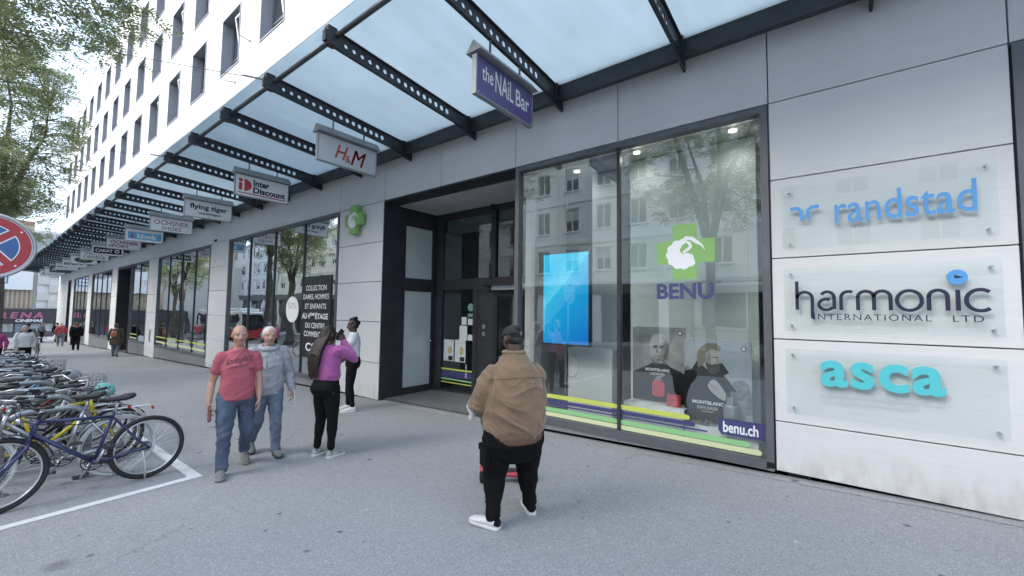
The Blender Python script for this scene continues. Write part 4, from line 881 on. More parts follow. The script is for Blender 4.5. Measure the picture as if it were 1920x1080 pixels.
# ================================================================== TREES
def leaf_mat(name, c1, c2):
    m = bpy.data.materials.new(name); m.use_nodes = True; MATS[name] = m; nt = m.node_tree; n = nt.nodes; l = nt.links; n.remove(n['Principled BSDF']); out = n['Material Output']
    g = n.new('ShaderNodeNewGeometry'); mx = n.new('ShaderNodeMix'); mx.data_type = 'RGBA'; mx.inputs[6].default_value = (*c1, 1); mx.inputs[7].default_value = (*c2, 1)
    t = n.new('ShaderNodeTexNoise'); t.inputs['Scale'].default_value = .9; l.new(g.outputs['Position'], t.inputs['Vector'])
    ad = n.new('ShaderNodeMath'); ad.operation = 'ADD'; l.new(g.outputs['Random Per Island'], ad.inputs[0]); l.new(t.outputs['Fac'], ad.inputs[1])
    mr = n.new('ShaderNodeMapRange'); mr.inputs[1].default_value = .45; mr.inputs[2].default_value = 1.5; l.new(ad.outputs[0], mr.inputs[0]); l.new(mr.outputs[0], mx.inputs[0])
    d = n.new('ShaderNodeBsdfDiffuse'); tl = n.new('ShaderNodeBsdfTranslucent'); l.new(mx.outputs[2], d.inputs[0]); l.new(mx.outputs[2], tl.inputs[0])
    gl = n.new('ShaderNodeBsdfGlossy'); gl.inputs['Roughness'].default_value = .5
    m1 = n.new('ShaderNodeMixShader'); m1.inputs[0].default_value = .5; l.new(d.outputs[0], m1.inputs[1]); l.new(tl.outputs[0], m1.inputs[2])
    m2 = n.new('ShaderNodeMixShader'); m2.inputs[0].default_value = .05; l.new(m1.outputs[0], m2.inputs[1]); l.new(gl.outputs[0], m2.inputs[2])
    l.new(m2.outputs[0], out.inputs['Surface']); return m
LEAFM = leaf_mat('locust_leaf', (.17, .215, .11), (.36, .41, .215))
BARK = mat('bark', (.12, .108, .095), .9, var=.35, vscale=9, stretch=(1, 1, .25), bump=.7, bscale=22, bdist=.03)
def tree(x, y, h, fork, cr, label, nclus, nleaf, ls, seed, lean=(0, 0), r0=.2, centre=None, squash=1., trunk_dir=None):
    rnd = random.Random(seed); z = gz(x); O = Vector((x, y, z)); t = thing('locust_tree', O, label, 'tree', 'street trees along the kerb')
    b = MB(); C = Vector(centre) if centre else Vector((lean[0], lean[1], (fork+h)/2+.6)); rad = Vector((cr, cr, (h-fork)/2*squash))
    pts = [Vector((0, 0, -.05)), Vector((.0, 0, .3))]+[Vector((lean[0]*k*.3+.05*rnd.uniform(-1, 1), lean[1]*k*.3+.05*rnd.uniform(-1, 1), .3+(fork-.3)*k)) for k in (.33, .66, 1.)]
    b.tube(pts, [r0*1.35, r0*1.05, r0*.95, r0*.88, r0*.85], 12)
    clus = []
    while len(clus) < nclus:
        v = Vector([rnd.uniform(-1, 1) for _ in range(3)]); q = v.length
        if q > 1 or rnd.random() > .25+.75*q: continue
        p = C+Vector((v.x*rad.x, v.y*rad.y, v.z*rad.z)); 
        if noise.noise((p+O)*.55+Vector((seed*3.1, 0, 0))) < -.22: continue
        clus.append(p)
    limbs = []
    for i in range(6):
        a = 2*math.pi*(i/6)+rnd.uniform(-.3, .3); e = C+Vector((math.cos(a)*rad.x*.62, math.sin(a)*rad.y*.62, rad.z*rnd.uniform(-.1, .75))); s = pts[-1]
        m1 = s.lerp(e, .35)+Vector((0, 0, .35+.2*rnd.random()))+Vector((rnd.uniform(-.2, .2), rnd.uniform(-.2, .2), 0)); m2 = s.lerp(e, .7)+Vector((rnd.uniform(-.25, .25), rnd.uniform(-.25, .25), .35))
        b.tube([s-Vector((0, 0, .2)), m1, m2, e], [r0*.62, r0*.42, r0*.25, r0*.08], 8); limbs += [m1, m2, e, s.lerp(m1, .6), m1.lerp(m2, .5), m2.lerp(e, .5)]
    tr = b.build('trunk', BARK, t, True)
    tw = MB()
    for p in clus:
        q = min(limbs, key=lambda k: (k-p).length); mid = q.lerp(p, .55)+Vector((0, 0, .15)); tw.tube([q, mid, p], [.022, .014, .006], 4, caps=False)
    tw.build('branches', BARK, t, True)['kind'] = 'stuff'
    V = []; Fc = []
    for p in clus:
        s = rnd.uniform(.5, 1.05)*cr*.21; fronds = max(3, nleaf//12)
        for _ in range(fronds):
            d = Vector((rnd.gauss(0, 1), rnd.gauss(0, 1), rnd.gauss(-.25, .5))).normalized(); st_ = p+Vector((rnd.gauss(0, s*.5), rnd.gauss(0, s*.5), rnd.gauss(0, s*.32)))
            side = d.cross(Vector((rnd.gauss(0, .4), rnd.gauss(0, .4), 1))).normalized(); up = side.cross(d)
            L = ls*rnd.uniform(2.2, 3.6); k = 6
            for j in range(k):
                c0 = st_+d*(L*j/k)-Vector((0, 0, .35*L*(j/k)**2))
                for sg in (-1, 1):
                    a_ = ls*rnd.uniform(.75, 1.15); w_ = a_*.38; dd = (side*sg+d*.45+up*rnd.uniform(-.3, .3)).normalized(); ww = dd.cross(up).normalized()
                    o = len(V); V += [c0, c0+dd*a_*.5+ww*w_*.5, c0+dd*a_, c0+dd*a_*.5-ww*w_*.5]; Fc.append((o, o+1, o+2, o+3))
    me = bpy.data.meshes.new('crown'); me.from_pydata(V, [], Fc); me.materials.append(LEAFM); me.update(); co = bpy.data.objects.new('crown', me); COL.objects.link(co); co.parent = t; co['kind'] = 'stuff'
    return t
tree(-11.2, -1.5, 12.5, 4.6, 3.3, 'near street tree whose leafy crown fills the top left corner', 320, 240, .10, 11, lean=(.2, .3), centre=(.0, .35, 9.3), squash=.9)
tree(-25.5, .58, 14.0, 5.4, 2.7, 'street tree with forked dark trunk rising behind the round traffic sign', 250, 200, .135, 12, lean=(.3, .15), r0=.17, centre=(.2, -.7, 9.4))
tree(-43, .2, 13, 5, 3.0, 'far street tree beyond the parked bicycles', 140, 130, .19, 13, r0=.2)
tree(-3.6, -6.0, 11, 4.4, 3.2, 'street tree behind the camera, mirrored in the pharmacy window', 150, 130, .15, 14, r0=.19)
tree(-33, -4.0, 12, 4.6, 3.2, 'street tree mirrored in the middle shop window', 120, 100, .2, 15, r0=.2)
tree(-20, -4.4, 12, 4.6, 3.2, 'street tree mirrored in the big shop window', 120, 100, .2, 16, r0=.2)
tree(-60, -3.4, 12, 4.6, 3.4, 'street tree mirrored in the far shop windows', 110, 90, .24, 17, r0=.2)

# ================================================================== FAR END OF THE STREET
XF = -80.; O = Vector((XF, 5, gz(XF))); cin = thing('cinema_building', O, 'far cinema building with tan slats, white billboard and dark lettered shopfront', 'building'); zf = gz(XF)
def cpart(name, m, *bx):
    b = MB()
    for q in bx: b.box(*q)
    return b.build(name, m, cin, off=O)
cpart('wall', mat('cinema_wall', (.62, .60, .56), .8), (XF-12, XF-.3, -34, 40, zf, 8.6)); cpart('upper_wall', mat('cinema_cream', (.62, .55, .40), .8), (XF-14, XF-3, -34, 4.55, 8.6, 12.2)); cpart('upper_wall', mat('cinema_white', (.68, .68, .67), .8), (XF-14, XF-2.5, 4.6, 40, 8.6, 11.6)); cpart('roof_edge', mat('cinema_tile', (.33, .2, .15), .8), (XF-14, XF-2.8, -34, 4.5, 12.2, 12.7))
for i in range(8):
    for j in range(2): cpart('window', mat('far_window', (.30, .34, .37), .2, spec=.8), (XF-2.5, XF-2.4, 4.9+1.5*i, 6.15+1.5*i, 8.75+1.35*j, 9.9+1.35*j))
SLAT = mat('cinema_slat', (.50, .40, .28), .7)
SLM = MB().box(0, .22, -.10, .10, 0, 7.2).mesh('slat', SLAT); fixn(SLM)
for i in range(30): inst('slat', SLM, cin, Vector((XF-.28, -6.5+.38*i, 1.35))-O)
cpart('billboard', mat('billboard_white', (.80, .81, .82), .5), (XF-.0, XF+.35, -6, 4.55, 3.65, 6.9))
cpart('billboard_print', mat('billboard_blue', (.12, .2, .42), .5), (XF+.351, XF+.36, 1.2, 2.55, 4.35, 5.45)); cpart('billboard_print', mat('billboard_white', (.8, .81, .82), .5), (XF+.361, XF+.37, 1.3, 2.4, 4.5, 5.3))
cpart('billboard_print', mat('billboard_blue', (.12, .2, .42), .5), (XF+.371, XF+.38, 1.4, 2.3, 4.85, 4.98))
CB = [mat('cube_white', (.72, .72, .71), .7), mat('cube_beige', (.60, .57, .53), .7)]
for i in range(7):
    for j in range(7):
        e = .25 if (i+j) % 2 else .0; cpart('facade_block', CB[(i+j) % 2], (XF-.3, XF+.05+e, 4.95+.98*i, 5.92+.98*i, 1.35+1.02*j, 2.36+1.02*j))
cpart('fascia', mat('cinema_fascia', (.055, .05, .06), .5), (XF-.2, XF+.5, -10, 7.0, -.45, 1.25)); cpart('shopfront', mat('cinema_shopfront', (.10, .10, .11), .25), (XF-.2, XF+.2, -10, 12, zf, -.45)); cpart('fascia', mat('cinema_fascia_grey', (.3, .3, .31), .5), (XF-.2, XF+.45, 7.02, 16, -.45, 1.25))
text_mb('ARENA', (XF+.51, .85, .10), YP, ZP, w=4.8, h=.78, depth=.05, bold=.04, shear=.15, space=1.35).build('lettering', mat('sign_pink', (.45, .14, .24), .5), cin, off=O)
text_mb('CINEMAS', (XF+.51, 3.35, -.34), YP, ZP, w=2.25, h=.34, depth=.05, bold=.04, shear=.15).build('lettering', WHITE, cin, off=O)
for i in range(5): cpart('poster_case', mat('poster_case_%d' % (i % 3), ((.30, .33, .36), (.42, .42, .40), (.22, .26, .3))[i % 3], .4, var=.5, vscale=2), (XF+.2, XF+.26, 1.2+1.1*i, 2.1+1.1*i, zf+.7, -.55))

# overhead wires with their wall anchors
WIRE = mat('wire_steel', (.12, .12, .13), .5, .5)
def wire(a, c, label, sag=.12, r=.005):
    a, c = Vector(a), Vector(c); b = MB(); b.tube([a.lerp(c, k/10)-Vector((0, 0, sag*4*(k/10)*(1-k/10))) for k in range(11)], r, 5); d = (c-a).normalized(); b.tube([a, a+d*.30], .014, 6); b.ball(a, .03, 8, 6)
    return tag(b.build('span_wire', WIRE), label, 'wire', 'overhead span wires')
wire((-15.7, 5.38, 10.92), (-17.5, -6, 13.5), 'thin span wire reaching the facade highest, near the top windows')
wire((-16.9, 5.38, 9.86), (-20.0, -6, 8.2), 'thin span wire reaching the facade below the lowest window row')
wire((-6.82, 2.55, 5.22), (-14.5, -6, 6.6), 'thin span wire tied to the second visible canopy beam end')
wire((-12.22, 2.55, 5.22), (-22, -6, 6.4), 'thin span wire tied to the canopy edge further along')

# ================================================================== ROUND TRAFFIC SIGN
O = Vector((-6.25, .05, gz(-6.25))); t = thing('traffic_sign', O, 'round red and blue no-stopping sign with grey rim at the left edge', 'sign')
c = Vector((-6.2, .05, 2.27)); SR = mat('sign_red', (.42, .03, .035), .4, var=.06, vscale=3); SB = mat('sign_blue', (.045, .12, .32), .4, var=.06, vscale=3)
TW = Matrix.Rotation(R(-4), 3, 'X')
def sd(ry, x): return [c+TW @ Vector((x, ry*math.cos(R(k*7.5)), ry*math.sin(R(k*7.5)))) for k in range(48)]
b = MB(); b.prism(sd(.296, 0), (1, 0, 0), .010); b.build('disc', WHITE, t, off=O)
b = MB(); b.tube([c+TW @ Vector((.004, .30*math.cos(R(k*6)), .30*math.sin(R(k*6)))) for k in range(60)], .017, 10, closed=True); b.build('rim', mat('sign_rim', (.42, .43, .44), .4, .6), t, True, O)
b = MB(); b.prism(sd(.280, .0105), (1, 0, 0), .0008); b.build('red_field', SR, t, off=O)
for q in range(4):   # blue quarters with a thin white edge, red diagonals between
    for rr, ins, xx, m, nm in ((.205, .022, .0118, WHITE, 'white_edge'), (.197, .030, .0126, SB, 'blue_field')):
        a0 = q*90-45; pts = [Vector((0, 0, 0))]
        ctr = Vector((0, math.cos(R(q*90))*ins*1.9, math.sin(R(q*90))*ins*1.9)); half = 45-math.degrees(math.asin(ins*1.3/rr))
        poly = [ctr]+[Vector((0, rr*math.cos(R(q*90-half+2*half*k/12)), rr*math.sin(R(q*90-half+2*half*k/12)))) for k in range(13)]
        b = MB(); b.prism([c+TW @ (p+Vector((xx, 0, 0))) for p in poly], (1, 0, 0), .0006); b.build(nm, m, t, off=O)
for a in (40, 130, 220, 320): MB().disc(c+TW @ Vector((.011, .255*math.cos(R(a)), .255*math.sin(R(a)))), (1, 0, 0), .008, .004, 8).build('rivet', ALU, t, off=O)
b = MB(); b.tube([(-6.25, .05, O.z), (-6.25, .05, 2.62)], .03, 14); b.build('post', mat('galvanised', (.36, .37, .38), .45, .7, var=.1), t, True, O)

# ================================================================== BICYCLE RACKS AND BICYCLES
RACKM = mat('rack_steel', (.30, .325, .345), .42, .5, var=.15, vscale=7, bump=.03)
racks = [-6.62, -7.7, -8.78, -9.86, -10.94, -12.02, -13.1, -14.2, -15.3, -16.4, -17.5, -18.6]
ordn = ['first', 'second', 'third', 'fourth', 'fifth', 'sixth', 'seventh', 'eighth', 'ninth', 'tenth', 'eleventh', 'twelfth', 'thirteenth', 'fourteenth', 'fifteenth', 'sixteenth', 'seventeenth', 'eighteenth', 'nineteenth', 'twentieth', 'twenty-first', 'twenty-second']
for i, x in enumerate(racks):
    O = Vector((x, .55, gz(x))); t = thing('bicycle_rack', O, 'grey tubular hoop rack, %s from the camera in the bicycle row' % ordn[i], 'bicycle rack', 'hoop racks in the bicycle parking')
    p = []; y0, y1, hh, r = -.30, .32, .80, .17
    p += [(0, y0, 0), (0, y0, hh-r)]+[(0, y0+r-r*math.cos(R(a)), hh-r+r*math.sin(R(a))) for a in (22, 45, 68, 90)]+[(0, y1-r+r*math.sin(R(a)), hh-r+r*math.cos(R(a))) for a in (0, 22, 45, 68, 90)]+[(0, y1, 0)]
    b = MB(); b.tube(p, .030, 12); b.build('hoop', RACKM, t, True)
    for yy in (y0, y1): MB().disc((0, yy, .001), (0, 0, 1), .075, .010, 20).build('base_flange', RACKM, t)
SPOKEM = mat('spoke_steel', (.5, .5, .51), .3, .9)
def ring(r, y, n_=36, c=(0, 0)): return [(c[0]+r*math.cos(2*math.pi*k/n_), y, c[1]+r*math.sin(2*math.pi*k/n_)) for k in range(n_)]
WC = {}
def wheel(t, cx, r, tyre, rim_m, fine, steer=0., tyre_m=None):
    key = (round(r, 3), tyre, rim_m.name, fine, tyre_m.name if tyre_m else '')
    if key not in WC:
        n_ = 44 if fine else 28
        a = MB(); a.tube(ring(r-tyre, 0, n_), tyre, 10 if fine else 6, closed=True); m1 = a.mesh('tyre', tyre_m or RUBBER, True)
        a = MB(); a.tube(ring(r-2*tyre-.006, 0, n_), .011, 6, closed=True, ell=[1.1]*n_); m2 = a.mesh('rim', rim_m, True)
        a = MB(); ns = 28 if fine else 16
        for k in range(ns):
            an = 2*math.pi*k/ns; s = .028*(1 if k % 2 else -1); an2 = an+(.35 if (k//2) % 2 else -.35)
            a.tube([(.02*math.cos(an2), s, .02*math.sin(an2)), ((r-2*tyre-.012)*math.cos(an), 0, (r-2*tyre-.012)*math.sin(an))], .0016 if fine else .0024, 3, caps=False)
        m3 = a.mesh('spokes', SPOKEM)
        a = MB(); a.tube([(0, -.05, 0), (0, -.03, 0), (0, -.028, 0), (0, .028, 0), (0, .03, 0), (0, .05, 0)], [.012, .012, .026, .026, .012, .012], 10); m4 = a.mesh('hub', ALU, True)
        WC[key] = [('tyre', m1), ('rim', m2), ('spokes', m3), ('hub', m4)]
    w = bpy.data.objects.new('wheel', WC[key][0][1]); COL.objects.link(w); w.parent = t; w.location = (cx, 0, r); w.rotation_euler = (0, random.random()*3, steer)
    for nm, me in WC[key][1:]:
        o = inst(nm, me, w)
        if nm == 'spokes': o['kind'] = 'stuff'
def bicycle(loc, rz, lean, fm, label, kind='mtb', fine=True, rim_m=None, tyre_m=None, basket=False, rack=True, guard=None, saddle_m=None, bag=None, fork_m=None, steer=0.):
    """x forward from the rear axle, y to the left, z up"""
    O = Vector((loc[0], loc[1], gz(loc[0]))); t = thing('bicycle', O, label, 'bicycle', 'bicycles parked in the racks', rz); t.rotation_euler = (lean, 0, rz)
    r = .335; wb = 1.06; ty = .024 if kind == 'mtb' else .017; rim_m = rim_m or ALU; sg = 10 if fine else 6
    bb = Vector((.43, 0, .29)); st = Vector((.29, 0, .76)); hd1 = Vector((.83, 0, .80)); hd0 = Vector((.87, 0, .64)); ra = Vector((0, 0, r)); fa = Vector((wb, 0, r))
    if kind == 'step': top = [(.36, 0, .52), (.55, 0, .46), (.70, 0, .60), (.845, 0, .735)]
    else: top = [st-Vector((0, 0, .04)), hd1-Vector((0, 0, .03))]
    b = MB()
    b.tube(top, .0165, sg); b.tube([bb, hd0+Vector((-.005, 0, .03))], .020, sg); b.tube([bb, st], .0165, sg); b.tube([hd0, hd1], .022, sg)
    for s in (-1, 1):
        b.tube([bb+Vector((-.03, s*.03, 0)), ra+Vector((0, s*.062, 0))], .011, sg); b.tube([st+Vector((0, s*.015, -.05)), (.10, s*.055, .44), ra+Vector((0, s*.062, 0))], .0095, sg)
    b.tube([bb-Vector((0, .04, 0)), bb+Vector((0, .04, 0))], .025, sg)
    b.build('frame', fm, t, True)
    wheel(t, 0, r, ty, rim_m, fine, 0, tyre_m); wheel(t, wb, r, ty, rim_m, fine, steer, tyre_m)
    b = MB(); b.tube([hd0+Vector((.0, 0, .02)), hd0+Vector((.02, 0, -.06))], .022, sg)
    for s in (-1, 1): b.tube([hd0+Vector((.012, s*.02, -.04)), hd0+Vector((.03, s*.055, -.09)), (wb-.06, s*.058, .42), fa+Vector((0, s*.056, 0))], [.017, .017, .014, .011], sg)
    b.build('fork', fork_m or fm, t, True)
    b = MB(); sp = st+Vector((-.035, 0, .13)); b.tube([st, sp], .0135, sg); b.build('seat_post', ALU, t, True)
    rings = []
    for k, (xx, wd, th) in enumerate(((-.13, .045, .02), (-.11, .08, .035), (-.05, .078, .04), (.03, .045, .03), (.10, .022, .022), (.145, .014, .012))):
        cz = .02+.012*math.cos(k); rings.append([(sp.x+xx, wd*math.cos(2*math.pi*j/12), sp.z+cz+th*math.sin(2*math.pi*j/12)*(1 if math.sin(2*math.pi*j/12) > 0 else .8)) for j in range(12)])
    b = MB(); b.loft(rings); b.build('saddle', saddle_m or BLACKP, t, True)
    ca, sa = math.cos(steer), math.sin(steer)
    def hb(p): p = Vector(p); d = p-hd1; return hd1+Vector((d.x*ca-d.y*sa, d.x*sa+d.y*ca, d.z))
    b = MB(); b.tube([hd1, hd1+Vector((-.02, 0, .07))], .014, sg); b.tube([hb((.81, 0, .865)), hb((.86, 0, .90))], .014, sg)
    if kind == 'mtb': gp = [(.82, -.29, .925), (.84, -.18, .915), (.86, -.04, .90), (.86, .04, .90), (.84, .18, .915), (.82, .29, .925)]
    else: gp = [(.62, -.27, .93), (.72, -.27, .95), (.82, -.22, .965), (.86, -.06, .92), (.86, .06, .92), (.82, .22, .965), (.72, .27, .95), (.62, .27, .93)]
    b.tube([hb(p) for p in gp], .0115, sg); ho = b.build('handlebar', ALU if kind != 'mtb' else BLACKP, t, True)
    for s in (0, -1):
        a, c = Vector(gp[s]), Vector(gp[1 if s == 0 else -2]); MB().tube([hb(a), hb(a.lerp(c, .9 if kind != 'mtb' else 1.0))], .017, 8).build('grip', RUBBER, ho, True)
        q = a.lerp(c, 1.0); MB().tube([hb(q+Vector((.02, 0, -.01))), hb(q+Vector((.05, .04*(1 if q.y < 0 else -1)*-1, -.035))), hb(a+Vector((.06, 0, -.03)))], .006, 5).build('brake_lever', ALU, ho, True)
    if fine:
        b = MB()
        for s in (-1, 1): b.tube([hb((.86, s*.14, .90)), hb((.98, s*.10, .93)), hb((.95, s*.03, .80)), (.80, s*.02, .74), (.55, s*.02, .69), (.30, s*.025, .70)], .0035, 4)
        b.build('cables', RUBBER, t, True)
    b = MB(); b.tube(ring(.088, -.055, 24, (bb.x, bb.z)), .006, 5, closed=True); b.tube(ring(.06, -.052, 20, (bb.x, bb.z)), .005, 5, closed=True)
    for k in range(5): a = k*1.256; b.tube([bb+Vector((0, -.055, 0)), bb+Vector((.085*math.cos(a), -.055, .085*math.sin(a)))], .007, 5)
    b.tube([bb+Vector((0, -.09, 0)), bb+Vector((0, .09, 0))], .010, 8); ck = b.build('chainring', mat('chain_steel', (.10, .10, .10), .4, .8), t, True)
    b = MB(); b.tube(ring(.045, -.055, 18, (0, r)), .010, 5, closed=True); b.tube(ring(.03, -.05, 14, (0, r)), .010, 5, closed=True); b.build('sprocket', MATS['chain_steel'], t, True)
    b = MB()
    for dz in (1, -1): b.tube([(0, -.056, r+dz*.04), (bb.x, -.056, bb.z+dz*.085)], .0035, 4)
    b.build('chain', MATS['chain_steel'], t)
    for s, a in ((-1, R(-62)), (1, R(118))):
        e = bb+Vector((.17*math.cos(a), s*.085, .17*math.sin(a))); b = MB(); b.tube([bb+Vector((0, s*.075, 0)), e], [.013, .010], 8); co = b.build('crank', ALU, t, True)
        MB().bbox(e.x-.045, e.x+.045, e.y+(s*.012 if s > 0 else s*.105), e.y+(s*.105 if s > 0 else s*.012), e.z-.012, e.z+.012, .004).build('pedal', BLACKP, co)
    b = MB(); b.tube([(.06, .07, r-.02), (.04, .10, .14), (.05, .13, .015)], [.010, .009, .009], 6); b.build('kickstand', ALU, t, True)
    gm = guard or (mat('mudguard_black', (.03, .03, .033), .45))
    for cx, a0, a1 in ((0, 20 if kind == 'mtb' else -5, 140), (wb, 35, 165)):
        if kind == 'mtb' and guard is None and cx == 0: continue
        P = []; Q = []
        for k in range(13):
            a = R(a0+(a1-a0)*k/12); 
            for wv, dr in ((-.028, .0), (0, .012), (.028, .0)): P.append((cx+(r+.018+dr)*math.cos(a), wv, r+(r+.018+dr)*math.sin(a)))
        b = MB(); b.add(P, [(k*3+j, k*3+j+1, k*3+j+4, k*3+j+3) for k in range(12) for j in range(2)]); b.build('mudguard', gm, t, True)
    if rack:
        b = MB()
        for s in (-.045, 0, .045): b.tube([(-.26, s, .735), (.22, s, .735)], .005, 5)
        for xx in (-.26, -.1, .05): b.tube([(xx, -.05, .735), (xx, .05, .735)], .005, 5)
        for s in (-1, 1): b.tube([(-.18, s*.05, .735), (0, s*.07, r)], .005, 5); b.tube([(.0, s*.05, .735), (0, s*.07, r)], .005, 5)
        b.build('luggage_rack', ALU if kind != 'mtb' else BLACKP, t)
    MB().ball((-.29 if rack else .17, 0, .70 if rack else .80), (.015, .03, .022), 10, 7).build('rear_light', mat('reflector_red', (.5, .02, .02), .2), t, True)
    MB().ball((.95, 0, .80), (.03, .032, .032), 10, 7).build('front_light', ALU, t, True)
    if basket:
        b = MB(); w0, w1 = .13, .17; 
        for k in range(6):
            z_ = .74+.22*k/5; w_ = w0+(w1-w0)*k/5; b.tube([(.93, -w_, z_), (.93+.26, -w_, z_), (.93+.26, w_, z_), (.93, w_, z_)], .004, 4, closed=True)
        for k in range(28):
            a = k/28*4; e, f = int(a), a % 1
            def pt(w_): return [(.93+.26*f, -w_), (1.19, -w_+2*w_*f), (1.19-.26*f, w_), (.93, w_-2*w_*f)][e]
            p0, p1 = pt(w0), pt(w1); b.tube([(*p0, .74), (*p1, .96)], .003, 3)
        b.box(.93, 1.19, -w0, w0, .735, .741); b.build('basket', mat('basket_grey', (.30, .31, .32), .5, .3), t)
    if bag:
        rr = []
        for k, (z_, sx, sy) in enumerate(((.735, .09, .06), (.77, .12, .075), (.82, .11, .07), (.87, .08, .045), (.89, .04, .02))): rr.append([(-.06+sx*abs(math.cos(a))**.5*math.copysign(1, math.cos(a)), sy*abs(math.sin(a))**.5*math.copysign(1, math.sin(a)), z_) for a in [2*math.pi*j/20 for j in range(20)]])
        b = MB(); b.loft(rr); b.v = [v+V3b*.03*noise.noise(v*9) for v in b.v for V3b in (Vector((1, .6, .8)),)]; b.build('carrier_bag', bag, t, True)
    return t
def paint(n_, c): return mat('bike_'+n_, c, .32, .1, var=.08, vscale=14)
SILV = mat('bike_silver', (.45, .46, .47), .3, .7, var=.1, vscale=9); WTY = mat('whitewall', (.62, .62, .60), .7)
up, dn = -math.pi/2, math.pi/2      # up: front wheel towards the street; dn: front wheel towards the facade
BK = [(-6.06, 1.28, up+R(3), R(4), paint('navy', (.04, .045, .115)), 'dark blue mountain bicycle nearest the camera, its rear wheel beside the painted corner', dict(kind='mtb', rack=False, guard=None, fork_m=None)),
 (-6.45, 1.10, up-R(2), R(5), SILV, 'silver bicycle with white-walled tyres behind the dark blue one', dict(kind='step', tyre_m=WTY, guard=mat('mudguard_silver', (.42, .43, .44), .3, .6))),
 (-6.98, .10, dn+R(4), R(-5), paint('yellow', (.58, .48, .04)), 'bright yellow and black mountain bicycle, third from the camera', dict(kind='mtb', rack=False, fork_m=paint('yellow', (.58, .48, .04)))),
 (-7.50, .05, dn-R(4), R(4), paint('black', (.02, .02, .022)), 'black city bicycle with chrome mudguards, fourth from the camera', dict(kind='step', guard=mat('mudguard_silver', (.42, .43, .44), .3, .6))),
 (-7.98, 1.10, up+R(5), R(-4), paint('white', (.6, .6, .6)), 'white bicycle with turquoise carrier bag over its rear wheel', dict(kind='step', bag=mat('bag_turquoise', (.17, .46, .43), .6))),
 (-8.50, .05, dn, R(5), paint('grey', (.16, .17, .18)), 'grey city bicycle with front basket and black mudguards', dict(kind='step', basket=True)),
 (-9.10, .02, dn+R(3), R(-5), paint('wine', (.22, .03, .04)), 'dark red mountain bicycle standing mid-row', dict(kind='mtb', rack=True)),
 (-9.65, 1.15, up, R(4), paint('green', (.05, .13, .09)), 'dark green city bicycle behind the dark red one', dict(kind='step')),
 (-10.2, .05, dn-R(3), R(-4), SILV, 'silver mountain bicycle with brown saddle', dict(kind='mtb', saddle_m=mat('saddle_brown', (.16, .08, .04), .5))),
 (-10.7, 1.1, up+R(3), R(5), paint('black', (.02, .02, .022)), 'black bicycle with grey carrier bag over its rear wheel', dict(kind='step', bag=mat('bag_grey', (.32, .32, .36), .6))),
 (-11.3, .05, dn, R(-3), paint('sky', (.12, .30, .5)), 'light blue city bicycle in the middle of the row', dict(kind='step')),
 (-11.9, 1.1, up, R(4), paint('charcoal', (.05, .05, .055)), 'charcoal mountain bicycle with black rear rack', dict(kind='mtb')),
 (-12.5, .05, dn+R(4), R(-4), paint('white', (.6, .6, .6)), 'white city bicycle with front basket', dict(kind='step', basket=True)),
 (-13.2, 1.1, up, R(4), paint('violet', (.15, .07, .22)), 'violet city bicycle in the rear half of the row', dict(kind='step')),
 (-13.9, .05, dn, R(-4), paint('black', (.02, .02, .022)), 'plain black mountain bicycle, fifteenth from the camera', dict(kind='mtb')),
 (-14.7, 1.1, up+R(3), R(4), paint('orange', (.5, .16, .03)), 'orange mountain bicycle in the rear half of the row', dict(kind='mtb')),
 (-15.6, .05, dn, R(-4), SILV, 'silver city bicycle, seventeenth from the camera', dict(kind='step')),
 (-16.5, 1.1, up, R(4), paint('black', (.02, .02, .022)), 'black city bicycle, eighteenth from the camera', dict(kind='step')),
 (-17.4, .05, dn, R(-4), paint('teal', (.04, .2, .2)), 'teal city bicycle, fourth from the far end', dict(kind='step')),
 (-18.4, 1.1, up, R(4), paint('grey', (.16, .17, .18)), 'grey mountain bicycle, third from the far end', dict(kind='mtb')),
 (-19.4, .05, dn, R(-4), paint('black', (.02, .02, .022)), 'black bicycle, second from the far end', dict(kind='step')),
 (-20.5, 1.1, up, R(4), paint('wine', (.22, .03, .04)), 'dark red bicycle at the far end of the row', dict(kind='step'))]
for i, (x, y, rz, le, fm, lb, kw) in enumerate(BK): bicycle((x, y), rz, le, fm, lb, fine=i < 5, steer=R((8, -14, 18, -22, 10)[i % 5]), **kw)
# ================================================================== PEOPLE
V3 = Vector
def capsule(mb, pts, rads, seg=14, ell=None, up=None):
    pts = [V3(p) for p in pts]; d0 = (pts[0]-pts[1]).normalized(); d1 = (pts[-1]-pts[-2]).normalized(); r0, r1 = rads[0], rads[-1]
    P = [pts[0]+d0*r0*.85, pts[0]+d0*r0*.5]+pts+[pts[-1]+d1*r1*.5, pts[-1]+d1*r1*.85]
    mb.tube(P, [r0*.42, r0*.82]+list(rads)+[r1*.82, r1*.42], seg, ell=([ell[0]]*2+list(ell)+[ell[-1]]*2) if ell else None, up=up)
def rings(mb, rs, seg=24, e=2.3):
    """rs: (z, cx, cy, rx, ry) elliptical slices"""
    L = []
    def one(z, cx, cy, rx, ry): return [(cx+rx*abs(math.cos(a))**(2/e)*math.copysign(1, math.cos(a)), cy+ry*abs(math.sin(a))**(2/e)*math.copysign(1, math.sin(a)), z) for a in [2*math.pi*k/seg for k in range(seg)]]
    mb.loft([one(*r) for r in rs])
